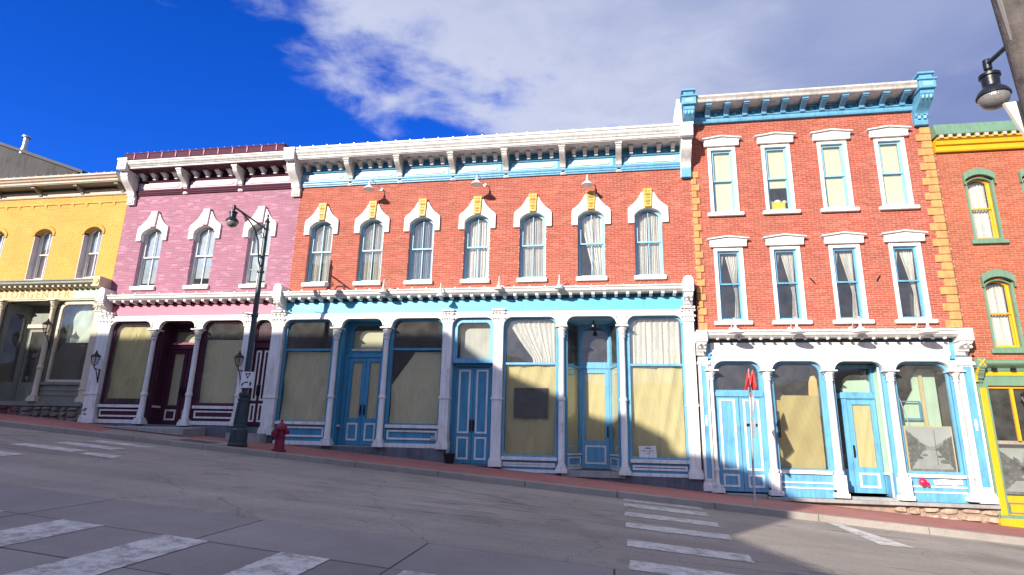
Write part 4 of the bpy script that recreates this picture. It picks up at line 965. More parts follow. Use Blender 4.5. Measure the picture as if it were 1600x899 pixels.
# cornice
tc_ = MB().extx([(.02, 9.28), (-.56, 9.28), (-.58, 9.30), (-.60, 9.34), (-.66, 9.40), (-.66, 9.44), (-.1, 9.62), (.02, 9.62)], 2.38, 8.02).build('cornice', WHITE2, T, bevel=.004, at=(5.2, 0, 9.28))
MB().box(2.36, 8.08, -.06, .2, 8.93, 9.275).build('frieze', BLUED, tc_)
MB().extx([(.0, 8.90), (-.085, 8.90), (-.10, 8.94), (-.10, 9.01), (-.13, 9.03), (-.13, 9.06), (-.06, 9.08), (0, 9.08)], 2.30, 8.10).build('moulding', BLUE, tc_)
md = MB().extx([(0, -.24), (-.10, -.24), (-.12, -.18), (-.30, -.11), (-.42, -.08), (-.44, 0), (0, 0)], -.065, .065); md.box(-.08, .08, -.46, 0, -.055, -.001); mdm = md.mesh('modillion', BLUE)
pn = MB(); rring(pn, -.17, .17, -.19, -.02, .028, -.085, -.06); pnm = pn.mesh('frieze_panel', BLUEL)
ht = MB().sphere((-.02, -.12, -.165), .055, 8, 5, (1.1, .6, 1)).mesh('rosette', BLUE)
for i in range(11):
    x = 2.72+i*.505; put('modillion', mdm, (x, -.06, 9.275), tc_)
    if i < 10: put('frieze_panel', pnm, (x+.2525, 0, 9.275), tc_); put('rosette', ht, (x+.2525, 0, 9.275), tc_)
seam = MB().box(-.01, .01, -.672, -.10, 9.435, 9.46).mesh('roof_seam', STEEL)
se2 = MB().add([(-.008, -.665, 9.415), (.008, -.665, 9.415), (.03, -.66, 9.45), (.014, -.66, 9.45)], [(0, 1, 2, 3)])
for i in range(17): put('roof_seam', MB().box(-.008, .008, -.668, -.655, 9.405, 9.455).mesh('roof_seam', STEEL) if i == 0 else bpy.data.meshes['roof_seam'], (2.6+i*.33, 0, 0), tc_)
def big_end(x, w):
    b = MB().extx(scroll_bracket(0, 8.43, 9.20, .62, .13), x-w/2, x+w/2)
    b.box(x-w/2-.04, x+w/2+.04, -.70, .02, 9.19, 9.42); b.box(x-w/2-.07, x+w/2+.07, -.74, .02, 9.41, 9.46); b.box(x-w/2+.01, x+w/2-.01, -.66, .02, 9.46, 9.60); b.box(x-w/2-.04, x+w/2+.04, -.71, .02, 9.60, 9.66)
    o = b.build('end_bracket', BLUE, tc_, bevel=.008, at=(x, 0, 8.43)); d = MB()
    for k in (-1, 0, 1): d.sphere((x+k*w*.3, -.56, 9.06), .05, 8, 6, (.8, .8, 2.2))
    for k in (-.5, .5): d.box(x+k*w*.42-.03, x+k*w*.42+.03, -.20, -.10, 8.58, 8.82)
    d.box(x-w/2+.05, x+w/2-.05, -.705, -.68, 9.25, 9.36); d.build('fluting', BLUEL, o)
big_end(2.17, .30); big_end(8.18, .32)
# white chimney-like stack at the end of the neighbour's cornice
MB().box(1.80, 2.0, -.45, .1, 8.60, 9.20).build('cornice_return', WHITE, bc, bevel=.01); MB().box(1.86, 2.0, -.42, .1, 9.20, 9.52).build('cornice_return', WHITE, bc, bevel=.01)
# ---- its shop front
store_cornice(T, 2.33, 8.10, 2.70, WHITE3, WHITE, .262, True, True)
block_end(T, 2.20, .27, 2.27, 2.88, WHITE, False, .42); block_end(T, 8.25, .29, 2.27, 2.88, WHITE, False, .42)
MB().box(2.22, 8.40, -.02, .2, 2.20, 2.84).build('fascia_band', BLUE, T)
MB().box(2.44, 8.02, -.045, -.021, 2.26, 2.62).build('sign_board', WHITE, T, bevel=.006)
bays = [(2.47, 3.63), (3.88, 5.08), (5.34, 6.47), (6.72, 7.94)]
arcade(T, bays, 2.13, 2.25, WHITE, r=.26)
for cx, w in ((3.755, 0), (5.21, 0), (6.595, 0)):
    iron_column(T, cx, -1.09, 1.90, WHITE, ringz=-.53, capbot=1.66, r=.085, jamb=BLUE); MB().box(cx-.115, cx+.115, -.08, .04, 1.89, 2.14).build('column_block', WHITE, T)
    MB().box(cx-.125, cx+.125, -.17, .05, -.98, -.58).build('column_plinth', WHITE, T, bevel=.01)
for cx in (2.415, 8.03):
    iron_column(T, cx, -1.07, 1.90, WHITE, ringz=-.53, capbot=1.66, r=.05, jamb=BLUE, jw=.07); MB().box(cx-.06, cx+.06, -.08, .04, 1.89, 2.14).build('column_block', WHITE, T)
def blue_pilaster(x0, x1, z0):
    o = pilaster(T, x0, x1, z0, 2.25, WHITE, y0=-.13, capm=False)
    t = MB().box(x0+.07, x1-.07, -.138, -.125, -.75, 2.0); t.build('inset', BLUE, o)
    t = rring(MB(), x0+.04, x1-.04, -.80, 2.05, .03, -.15, -.128); t.build('moulding', WHITE, o)
    m = (x0+x1)/2; d = MB()
    for k in range(5): d.sphere((m, -.145, .52+.055*k), .045-.008*abs(k-2), 8, 5, (1, .5, .8))
    d.build('cartouche', WHITE, o)
    MB().box(x0-.02, x1+.02, -.17, .1, 2.03, 2.11).build('capital', WHITE, o)
blue_pilaster(2.10, 2.36, -1.05); blue_pilaster(8.11, 8.43, -1.10)
# bay 1: panelled double door with a dark light above
wd = shop_window(T, 2.47, 3.64, 1.35, 2.13, BLUE, r=.24, fw=.06, y=.09, gmat=GLASSD)
MB().box(2.46, 3.66, -.0, .14, 1.24, 1.36).build('door_head', BLUE, T, bevel=.008)
slim_leaf(T, 2.49, 3.055, -1.04, 1.24, .04, BLUE, WHITE, 0, .20); slim_leaf(T, 3.065, 3.63, -1.04, 1.24, .04, BLUE, WHITE, 0, .20)
MB().box(3.20, 3.46, .015, .026, .52, .58).build('mail_slot', BRASS, T)
# bay 2: kraft paper window
w2 = shop_window(T, 3.88, 5.08, -.52, 2.13, BLUE, r=.26, fw=.055, y=.09, paper=None)
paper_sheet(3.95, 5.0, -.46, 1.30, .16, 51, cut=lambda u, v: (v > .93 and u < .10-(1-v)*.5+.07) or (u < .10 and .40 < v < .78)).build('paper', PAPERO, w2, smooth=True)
MB().prism([(4.78, 1.28), (4.80, 1.62), (4.86, 1.78), (4.95, 1.80), (5.0, 1.70), (5.01, 1.28)], .20, .215).build('cardboard', paint('cardboard', (.52, .34, .12), .8), w2)
# bay 3: entrance
recess(T, 5.38, 6.44, -1.06, 2.13, 1.3, BLUE, WHITE, ceil=DARKIN)
MB().ring(rect(5.62, 6.50, -1.0, 1.42), rect(5.74, 6.42, -.99, 1.24), .50, .58).build('door_frame', BLUE, T)
MB().box(5.56, 6.52, .47, .56, 1.26, 1.40).build('door_head', BLUE, T, bevel=.01)
door_leaf(T, 5.75, 6.41, -1.0, 1.23, .51, BLUE, WHITE, handle=-1, kick=.48, paper=PAPERY)
MB().add([(5.72, .60, 1.40), (6.4, .60, 1.40), (6.4, .60, 1.66), (6.30, .60, 1.74), (5.84, .60, 1.72), (5.72, .60, 1.60)], [(0, 1, 2, 3, 4, 5)]).build('transom_card', MINTW, T)
MB().box(6.36, 6.44, .46, .60, 1.40, 2.1).build('door_post', BLUE, T)
sc_ = MB().box(5.385, 5.43, .50, .58, -1.0, 2.12); sc_.box(5.43, 6.36, .50, .58, 2.03, 2.12); sc_.box(5.43, 5.62, .50, .58, 1.26, 1.40); sc_.box(5.43, 5.62, .50, .58, -1.0, -.45); sco = sc_.build('door_screen', BLUE, T, bevel=.004)
MB().add([(5.43, .54, -.45), (5.62, .54, -.45), (5.62, .54, 1.26), (5.43, .54, 1.26)], [(0, 1, 2, 3)]).build('pane', GLASSD, sco); MB().add([(5.43, .54, 1.40), (6.36, .54, 1.40), (6.36, .54, 2.03), (5.43, .54, 2.03)], [(0, 1, 2, 3)]).build('pane', GLASSD, sco)
MB().box(5.45, 5.72, .9, 1.0, -1.0, -.1).build('entrance_box', PAPERY, T)
MB().extz([(6.44, .10), (6.50, .12), (6.46, .5), (6.42, .5)], -.5, 1.9).build('side_light', MINTW, T)
# bay 4: display window
w4 = shop_window(T, 6.72, 7.95, -.50, 2.13, BLUE, r=.26, fw=.055, y=.09)
MB().prism([(7.28, -.45), (6.98, .60), (7.02, .95), (7.18, 1.2), (7.36, 1.5), (7.36, 1.75), (7.52, 2.02), (7.9, 2.02), (7.9, -.45)], .62, .66).build('display_screen', MINTW, w4)
MB().box(7.50, 7.58, .55, .60, -.45, 2.0).build('display_post', CREAMB, w4)
MB().tube([(6.80, .2, 1.5), (7.0, .22, .60)], .008, 6).build('display_cord', WHITE2, w4)
MB().ring(rect(6.98, 7.4, .8, 1.22), rect(7.01, 7.45, .76, 1.19), .5, .52).build('display_bracket', BLUED, w4)
def old_photo(x0, x1, z0, z1, y, parent, seed):
    """flat print of an old street view: sky, rooflines left and right, a pale road"""
    from mathutils import noise as mn
    rnd = random.Random(seed); nx, nz = 60, 56; vs = []; fs = []; cols = []
    sk = [rnd.uniform(-.05, .05) for _ in range(99)]
    for j in range(nz+1):
        for i in range(nx+1): vs.append((x0+(x1-x0)*i/nx, y, z0+(z1-z0)*j/nz))
    nz_ = lambda u, v, k: .5+.5*mn.noise(Vector((u*k+seed*3.1, v*k, seed)))
    for j in range(nz):
        for i in range(nx):
            u, v = (i+.5)/nx, (j+.5)/nz; fs.append((j*(nx+1)+i, j*(nx+1)+i+1, (j+1)*(nx+1)+i+1, (j+1)*(nx+1)+i))
            hz = .50; n_a = nz_(u, v, 7); n_b = nz_(u, v, 19)
            left = .50+.42*max(0, 1-u/.42)+sk[i//4]; right = .45+.38*max(0, (u-.58)/.42)+sk[40+i//4]
            g = .36-.06*v+.10*nz_(u, v, 3)
            if v < .06: g = .06+.2*n_b
            elif v < hz-.04 and abs(u-.5) < .14+.72*(hz-v): g = .26+.10*n_a
            elif v < left and u < .44: g = .05+.22*n_b*n_a+(.045 if int(u*26) % 3 == 0 and int(v*16) % 2 == 0 else 0)
            elif v < right and u > .56: g = .04+.16*n_b*n_a+(.035 if int(u*24) % 3 == 0 and int(v*15) % 2 == 0 else 0)
            elif v < hz+.12+.06*math.sin(9*u): g = .17+.12*n_a
            if abs(u-.63) < .010 and .14 < v < .92: g *= .35
            for cu, cv, rx, ry in ((.22, .30, .10, .035), (.36, .36, .06, .025), (.80, .22, .12, .05), (.70, .33, .06, .03)):
                if ((u-cu)/rx)**2+((v-cv)/ry)**2 < 1: g = .05+.12*n_b
            cols.append(max(.015, g))
    o = MB().add(vs, fs).build('photo_print', PHOTO, parent)
    at_ = o.data.color_attributes.new('print', 'FLOAT_COLOR', 'CORNER')
    k = 0
    for p in o.data.polygons:
        for li in p.loop_indices: at_.data[li].color = (cols[p.index]*1.0, cols[p.index]*1.02, cols[p.index]*.98, 1)
    return o
PHOTO, _t, _b = base_mat('photo_print'); _a = _t.nodes.new('ShaderNodeVertexColor'); _a.layer_name = 'print'; _t.links.new(_a.outputs[0], _b.inputs['Base Color']); _b.inputs['Roughness'].default_value = .35
MB().box(6.82, 7.87, .135, .15, -.50, .60).build('photo_board', CREAMB, w4); old_photo(6.86, 7.84, -.44, .58, .132, w4, 5)
for (a, b) in ((3.88, 5.08), (6.72, 7.95)): 
    kp = MB().box(a, b, .03, .13, -1.12, -.50).build('stall_riser', BLUE, T, at=((a+b)/2, 0, -1.1)); t = MB()
    t.box(a, b, -.03, .06, -.58, -.50); t.box(a, b, .012, .03, -.80, -.76); t.box(a, b, .012, .03, -.92, -.885); t.build('trim', WHITE, kp, bevel=.004)
MB().add([(x, .0115, z) for x, z in ((7.25, -.63), (7.45, -.60), (7.66, -.62), (7.86, -.60), (7.88, -.70), (7.70, -.745), (7.5, -.72), (7.28, -.74))], [tuple(range(8))]).build('peeling_paint', WHITE2, T)
fd = MB().lathe([(.05, -.10), (.085, -.09), (.085, -.03), (.06, -.02), (.06, .03)], 7.0, 0, 16, -.68, 'y'); fd.sphere((7.0, -.10, -.68), .06, 10, 6, (1, .5, 1)); fd.lathe([(.045, -.10), (.045, -.02)], 7.09, 0, 12, -.72, 'y')
tag(fd.build('fire_connection', paint('bright_red_paint', (.70, .015, .06), .35), smooth=True), 'round red fire hose connection on the blue stall riser', 'fire connection')
vb = MB().lathe([(.05, -.03), (.05, .03)], 7.93, 0, 12, -.98, 'y'); vb.build('vent', STEEL, T)
wedge(T, 2.09, 8.45, -1.215, -.03, paint('rubble_mortar', (.24, .18, .14), .95, .2, 6, .5))
MB().box(3.55, 8.46, -.20, .3, -1.205, -1.125).build('plinth_slab', CONC, T, bevel=.01); MB().box(2.10, 3.55, -.10, .3, -1.20, -1.08).build('plinth_slab', CONC, T, bevel=.01)
def stones(root, x0, x1, zt, y, seed, mat):
    rnd = random.Random(seed); x = x0
    while x < x1:
        w = rnd.uniform(.22, .5); zb = zs(x+w/2, 0)-.06; h = zt-zb; z = zt
        while z > zb+.03:
            hh = min(rnd.uniform(.11, .2), z-zb); k = 9; cx, cz = x+w/2, z-hh/2; pts = []
            for i in range(k):
                a = 2*math.pi*i/k; e = rnd.uniform(.80, 1.04); c_, s_ = math.cos(a), math.sin(a)
                pts.append((cx+w*.5*e*math.copysign(abs(c_)**.6, c_), cz+hh*.5*e*math.copysign(abs(s_)**.6, s_)))
            n = k; front = [(cx+(px_-cx)*.78, y-rnd.uniform(.03, .07), cz+(pz_-cz)*.74) for px_, pz_ in pts]
            MB().add([(a_, y+.02, b_) for a_, b_ in pts]+front, [tuple(range(n, 2*n))]+[(i, (i+1) % n, n+(i+1) % n, n+i) for i in range(n)]).build('stone', mat, root, smooth=False, at=(cx, y, cz))
            z -= hh
        x += w
RUB = paint('rubble_stone', (.34, .25, .18), .9, .25, 5, .6, .5); RUBD = paint('rubble_stone_grey', (.15, .135, .115), .9, .3, 5, .6, .5)
stones(T, 6.3, 8.4, -1.21, -.05, 3, RUB)
shell(T, 2.19, 8.40, (-1.06, 2.75, 5.75), 9, 9.2)

# ================================================================== right-hand building, green and yellow trim
Gb = thing('green_trim_building', 'orange-red brick building with sage green window arches and bright yellow shop front', 'building', (11, 0, -1.5))
GW = [(9.33, 5.20, 6.75), (9.33, 2.44, 4.02), (10.62, 5.20, 6.75), (10.62, 2.44, 4.02), (11.9, 5.20, 6.75), (11.9, 2.44, 4.02)]
brick_wall(Gb, 8.44, 14.0, 2.12, 7.64, [(c-.33, c+.33, a-.05, b+.13) for c, a, b in GW], BR_O, MORT_O)
for i, (c, a, b) in enumerate(GW):
    MB().ring(arch(c, .335, a, b, .14), arch(c, .28, a+.04, b, .12), -.015, .06).build('window_casing', GREEN, Gb, at=(c, 0, a))
    add_window(Gb, c, .285, a+.03, b, .12, y=.10, fmat=YELL, mull=False, curtain='full' if i % 2 else 'full', fw=.04)
    o1 = [(x, z) for x, z in arch(c, .34, b-.06, b+.06, .14)]; o2 = [(x, z) for x, z in arch(c, .36, b-.06, b+.23, .15)]
    MB().band(o2, o1, -.09, .03).build('window_hood', GREEN, Gb, bevel=.008, at=(c, 0, b)); stone_sill(Gb, c, .41, a-.115, a-.01, GREEN)
gc = MB().extx([(.02, 7.63), (-.08, 7.63), (-.10, 7.66), (-.10, 7.78), (-.16, 7.80), (-.18, 7.90), (-.24, 7.93), (-.24, 7.97), (.02, 7.97)], 8.42, 14.0).build('cornice', YELL, Gb, at=(11, 0, 7.6))
MB().extx([(.02, 8.03), (-.26, 8.03), (-.28, 8.05), (-.20, 8.36), (.30, 8.44), (.5, 8.44), (.5, 8.03)], 8.40, 14.0).build('roof_edge', GREENR, gc)
kb = MB().box(-.045, .045, -.275, -.05, 7.945, 8.035).mesh('dentil', TAN)
for i in range(26): put('dentil', kb, (8.52+i*.21, 0, 0), gc)
sc = MB().extx([(.02, 1.90), (-.10, 1.90), (-.12, 1.96), (-.22, 2.02), (-.26, 2.06), (-.26, 2.13), (.02, 2.18)], 8.60, 14.0).build('shop_cornice', GREEN, Gb, at=(11, 0, 1.9))
dm = MB().box(-.05, .05, -.17, -.02, 1.905, 1.96).mesh('dentil', IRON)
for i in range(13): put('dentil', dm, (8.85+i*.4, 0, 0), sc)
MB().box(8.46, 14.0, -.05, .2, 1.56, 2.0).build('fascia_band', GREEN, Gb); MB().box(8.62, 14, -.07, -.051, 1.79, 1.93).build('fascia_strip', YELL, Gb)
cbk = MB().box(8.45, 8.62, -.30, .02, 1.95, 2.18); cbk.extx(scroll_bracket(0, 1.62, 1.95, .26, .08), 8.47, 8.60); co = cbk.build('cornice_block', GREEN, Gb, bevel=.008)
x_ = MB(); x_.tube([(8.47, -.31, 1.99), (8.60, -.31, 2.15)], .02, 6); x_.tube([(8.60, -.31, 1.99), (8.47, -.31, 2.15)], .02, 6); x_.sphere((8.535, -.31, 2.07), .035, 8, 5); x_.build('rosette', YELL, co)
MB().tube([(8.46, -.27, 1.95), (8.46, -.20, 1.88), (8.46, -.12, 1.80), (8.46, -.10, 1.64)], .03, 8).build('scroll_edge', YELL, co)
MB().box(8.45, 8.68, -.10, .2, -1.62, 1.56).build('corner_post', GREEN, Gb, bevel=.006); MB().box(8.49, 8.63, -.125, -.099, -1.34, 1.50).build('post_panel', YELL, Gb, bevel=.012)
MB().box(8.43, 14, -.17, .2, -1.75, -1.40).build('base', YELL, Gb, bevel=.01); MB().box(8.46, 14, -.15, .2, -1.40, -1.335).build('base_moulding', GREEN, Gb)
gw = MB().ring(rect(8.68, 12.2, -1.02, 1.56), rect(8.74, 12.14, -.92, 1.50), .02, .10).build('display_window', YELL, Gb, at=(9, 0, -1))
MB().add([(8.73, .06, -.93), (12.15, .06, -.93), (12.15, .06, 1.51), (8.73, .06, 1.51)], [(0, 1, 2, 3)]).build('pane', GLASSD, gw)
MB().box(9.20, 9.26, .03, .09, .30, 1.5).build('mullion', YELL, gw); MB().box(8.74, 12.1, .10, .14, .22, .30).build('shelf', TAN, gw)
old_photo(8.80, 10.6, -.90, .22, .30, gw, 9)
gp = MB(); gp.box(8.68, 12.2, .02, .1, -1.335, -1.02); gpo = gp.build('stall_riser', YELL, Gb); rring(MB(), 8.74, 10.4, -1.30, -1.06, .03, -.0, .02).build('trim', OLIVE, gpo)
shell(Gb, 8.42, 14.0, (-1.4, 2.05, 5.0), 9, 7.9)

# ================================================================== yellow building on the left
Yb = thing('yellow_building', 'yellow painted brick two-storey shop building with tan cornice and dark recessed shop front', 'building', (-19, 0, .6))
YW = (-16.86, -18.77, -20.66, -22.55)
brick_wall(Yb, -23.6, -15.80, 4.62, 7.66, [(c-.34, c+.34, 4.76, 6.55) for c in YW], BR_Y, MORT_Y)
for i, c in enumerate(YW):
    add_window(Yb, c, .335, 4.80, 6.38, .17, y=.20, fmat=WHITE, curtain='split', fw=.075, shade=[5.75, 5.9, 5.8, 5.8][i], shmat=MATS['pale_grey_blind'], cmat=paint('mauve_curtain', (.40, .33, .34), .9, .2, 12))
    a1 = arch(c, .335, 6.30, 6.38, .17); a2 = arch(c, .43, 6.30, 6.42, .28); MB().band(a2, a1, -.03, .2).build('window_hood', MORT_Y, Yb, bevel=.01, at=(c, 0, 6.3))
    MB().box(c-.35, c+.35, -.02, .2, 4.70, 4.80).build('window_sill', WHITE2, Yb, bevel=.008, at=(c, 0, 4.7))
    for s in (-1, 1): MB().box(min(c+s*.335, c+s*.36), max(c+s*.335, c+s*.36), -.004, .22, 4.80, 6.36).build('reveal', paint('mauve_grey_reveal', (.44, .39, .38), .7), Yb)
yc = MB().extx([(.02, 7.96), (-.46, 7.96), (-.48, 7.98), (-.48, 8.03), (-.53, 8.06), (-.55, 8.11), (-.60, 8.14), (-.60, 8.20), (.02, 8.32)], -23.6, -15.86).build('cornice', TAN, Yb, bevel=.004, at=(-19, 0, 7.96))
MB().extx([(.1, 7.66), (-.03, 7.66), (-.05, 7.69), (-.05, 7.79), (-.09, 7.82), (-.09, 7.86), (.1, 7.86)], -23.6, -15.84).build('moulding', TAN, yc); MB().box(-23.6, -15.85, -.02, .2, 7.86, 7.955).build('frieze', OLIVE, yc); MB().box(-23.6, -15.87, -.45, -.021, 7.94, 7.9595).build('soffit', OLIVE, yc)
for x in (-16.0, -17.55, -19.2, -20.85, -22.5): 
    b = MB().extx([(0, 7.72), (-.08, 7.72), (-.10, 7.78), (-.22, 7.83), (-.32, 7.90), (-.36, 7.955), (0, 7.955)], x-.06, x+.06); b.box(x-.075, x+.075, -.40, -.30, 7.88, 7.955); b.build('bracket', OLIVE, yc, bevel=.006, at=(x, 0, 7.7))
bl = MB().sphere((0, -.57, 8.225), .022, 6, 4).mesh('cornice_bulb', WHITE2)
for i in range(26): put('cornice_bulb', bl, (-23.3+i*.29, 0, 0), yc)
MB().box(-23.6, -15.81, -.03, .0, 7.40, 7.46).build('brick_string', BR_Y, Yb)
cbm = MB().extx([(0, 7.26), (-.03, 7.40), (0, 7.40)], -.055, .055).mesh('corbel', BR_Y)
for i in range(14): put('corbel', cbm, (-16.3-i*.53, 0, 0), Yb)
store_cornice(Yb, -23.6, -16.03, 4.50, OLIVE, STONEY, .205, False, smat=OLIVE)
MB().box(-16.04, -15.80, -.46, .02, 4.40, 4.72).build('cornice_block', STONEY, Yb, bevel=.01)
MB().lathe([(.09, -.48), (.09, -.455)], -15.92, 0, 16, 4.57, 'y').build('rosette', GOLD, Yb)
MB().box(-23.6, -15.82, -.04, .2, 4.06, 4.62).build('fascia_band', STONEY, Yb)
MB().box(-20.3, -17.05, -.065, -.041, 4.10, 4.45).build('sign_board', CREAMB, Yb); MB().box(-17.04, -16.1, -.065, -.041, 4.10, 4.45).build('sign_board', MINT, Yb)
def text(name, body, size, loc, mat, parent, rot=(R(90), 0, 0), depth=.004, align='LEFT', spacing=1.0):
    cu = bpy.data.curves.new('lettering', 'FONT'); cu.body = body; cu.size = size; cu.extrude = depth; cu.align_x = align; cu.space_character = spacing
    tmp = bpy.data.objects.new('lettering_tmp', cu); col.objects.link(tmp); bpy.context.view_layer.update()
    me = bpy.data.meshes.new_from_object(tmp.evaluated_get(bpy.context.evaluated_depsgraph_get())); bpy.data.objects.remove(tmp)
    me.materials.clear(); me.materials.append(mat)
    o = bpy.data.objects.new(name, me); col.objects.link(o); o.parent = parent; o.location = Vector(loc)-origin(parent); o.rotation_euler = rot; W[o.name] = Vector(loc); return o
text('lettering', 'STORGENTER', .35, (-19.94, -.068, 4.15), FADED, Yb, spacing=1.36)
# shop front
for x, capw in ((-19.66, 1), (-17.70, 1)):
    iron_column(Yb, x, .86, 4.07, STONEY, ringz=1.9, capbot=3.78, r=.075, jamb=OLIVE, jw=.12)
iron_column(Yb, -21.5, .9, 4.07, STONEY, ringz=1.9, capbot=3.78, r=.075)
pilaster(Yb, -16.16, -15.90, .80, 4.07, STONEY, y0=-.06, ringz=1.25)
yw = shop_window(Yb, -17.55, -16.16, 1.45, 4.03, STONEY, r=.24, fw=.09, y=.08, gmat=GLASSD)
paper_sheet(-17.45, -16.25, 2.75, 3.95, .35, 61).build('shade_cloth', paint('pale_green_blind', (.42, .47, .40), .8), yw)
MB().box(-17.5, -16.2, .5, .55, 1.5, 2.9).build('display_backdrop', paint('dark_brown_panel', (.035, .02, .015), .7), yw)
yk = MB().box(-17.62, -16.16, .02, .2, .85, 1.46).build('stall_riser', OLIVE, Yb); t = MB(); t.box(-17.62, -16.16, -.04, .05, 1.38, 1.46)
for z in (1.20, 1.05): t.box(-17.60, -16.18, .0, .02, z, z+.05)
t.box(-17.62, -16.16, -.02, .02, .85, .93); t.build('trim', OLIVE, yk)
shop_window(Yb, -21.4, -19.76, 1.45, 4.03, STONEY, r=.24, fw=.09, y=.08, gmat=GLASSD); MB().box(-21.4, -19.76, .02, .2, .85, 1.46).build('stall_riser', OLIVE, Yb)
shop_window(Yb, -23.4, -21.6, 1.45, 4.03, STONEY, r=.24, fw=.09, y=.08, gmat=GLASSD); MB().box(-23.6, -21.6, .02, .2, .85, 1.46).build('stall_riser', OLIVE, Yb)
# recessed entrance: splayed glazed sides, door in the middle
for (xa, ya, xb, yb, hh) in ((-19.60, .06, -19.25, .66, 1), (-17.78, .06, -18.38, .66, 0)):
    d = Vector((xb-xa, yb-ya)); L = d.length; ang = math.atan2(d.y, d.x)
    def loc(m): m.v = [(xa+x*math.cos(ang)-y*math.sin(ang), ya+x*math.sin(ang)+y*math.cos(ang), z) for x, y, z in m.v]; return m
    q = loc(MB().ring(arch(L/2, L/2, .86, 4.0, .03), arch(L/2, L/2-.13, 1.5, 3.55, .16), -.04, .04))
    w = q.build('side_light', OLIVE, Yb); loc(MB().add([(.10, 0, 1.45), (L-.10, 0, 1.45), (L-.10, 0, 3.75), (.10, 0, 3.75)], [(0, 1, 2, 3)])).build('pane', GLASSD, w)
MB().box(-19.7, -17.75, .06, .8, 4.03, 4.08).build('reveal_ceiling', OLIVE, Yb); MB().box(-19.7, -17.75, -.05, .8, .72, .86).build('threshold', CONC, Yb)
MB().ring(rect(-19.28, -18.36, .86, 4.03), rect(-19.20, -18.44, .87, 3.30), .62, .72).build('door_frame', OLIVE, Yb); MB().box(-19.24, -18.40, .56, .64, 3.28, 3.40).build('door_head', STONEY, Yb)
yd = MB().ring(rect(-19.19, -18.45, .87, 3.28), rect(-19.10, -18.54, 1.5, 3.16), .64, .69).build('door', OLIVE, Yb); MB().add([(-19.11, .66, 1.49), (-18.53, .66, 1.49), (-18.53, .66, 3.17), (-19.11, .66, 3.17)], [(0, 1, 2, 3)]).build('pane', GLASSD, yd)
MB().box(-18.52, -18.47, .60, .64, 1.85, 2.1).build('handle', BRASS, yd)
MB().box(-23.6, -15.92, -.10, .1, .73, .86).build('plinth_slab', OLIVE, Yb)
wedge(Yb, -23.6, -15.9, .73, -.03, RUBD); stones(Yb, -18.4, -15.95, .72, -.05, 8, RUBD); stones(Yb, -22.4, -18.4, .72, -.05, 9, paint('red_sandstone', (.14, .05, .05), .9, .25, 5, .5))
shell(Yb, -23.6, -15.80, (.84, 4.55), 5.6, 7.9)

# grey stucco house higher up behind it
Gh = thing('grey_stucco_house', 'dark grey stucco gable wall rising behind the yellow building', 'building', (-30, 6, 2))
MB().prism([(-36, 1), (-36, 13.2), (-33.5, 14.9), (-24.75, 11.82), (-24.75, 1)], 6, 12).build('wall', GREYST, Gh)
rf = MB().prism([(-24.4, 11.70), (-24.4, 11.84), (-33.5, 15.06), (-33.5, 14.92)], 5.9, 12.1); rf.build('roof', paint('dark_roofing', (.05, .05, .055), .8), Gh)
vp = MB().lathe([(.16, 13.0), (.16, 13.25), (.11, 13.28), (.11, 13.86), (.20, 13.88), (.20, 13.93), (.03, 14.0)], -28.25, 6.1, 12)
vp.build('vent_pipe', STEEL, Gh, smooth=True)

# ================================================================== across the street, behind the camera: what shades the road
def far_window(root, x, y, z0, w, h, frame, archd=True):
    o = MB().ring(arch(x, w/2+.16, z0-.1, z0+h, w*.3 if archd else 0), arch(x, w/2, z0, z0+h-.05, w*.22 if archd else 0), y-.02, y+.08).build('window', frame, root, at=(x, y, z0))
    p = arch(x, w/2+.01, z0, z0+h-.05, w*.22 if archd else 0); MB().add([(a, y+.02, b) for a, b in p], [tuple(range(len(p)))]).build('pane', paint('dark_window_pane', (.02, .025, .03), .08, .1, 2, 0, 0), o)
Sa = thing('corner_block', 'tall flat-roofed brick block across the street behind the camera', 'building', (-26, -28, -1))
TANB = paint('buff_brick_wall', (.30, .22, .15), .9, .15, 2, .3, .2)
MB().box(-39, -16.6, -34, -22, -3, 12.0).build('wall', TANB, Sa); MB().box(-39.1, -16.6, -34, -21.85, 12.0, 12.12).build('coping', CONC, Sa)
for i in range(7):
    far_window(Sa, -37.4+i*3.0, -22, 1.4, 1.6, 2.2, WHITE2); far_window(Sa, -37.4+i*3.0, -22, 6.6, 1.2, 2.2, WHITE2)
Sb = thing('false_front_shop', 'low wooden shop with a sloping false front across the street behind the camera', 'building', (-11, -25, -1))
prof = [(-4.50, 2.40), (-3.30, 2.10), (-2.95, 1.88), (-1.54, 1.27), (.20, .76), (1.10, .32), (1.16, .06), (1.50, -.16), (2.40, -.25), (3.30, -.56), (3.95, -.98), (4.60, -1.38)]
MB().prism([(-16.59, -3)]+[(x-12.1, z+9.24) for x, z in prof]+[(-7.5, -3)], -22.3, -22.0).build('false_front', paint('weathered_board', (.24, .20, .16), .9, .2, 3, .3, .3), Sb)
MB().extz([(-16.59, -22.3), (-7.5, -22.3), (-4.0, -34), (-16.59, -34)], -3, 5.72).build('wall', TANB, Sb)
for i in range(3): far_window(Sb, -15+i*2.9, -22, 1.2, 1.5, 2.0, WHITE2)

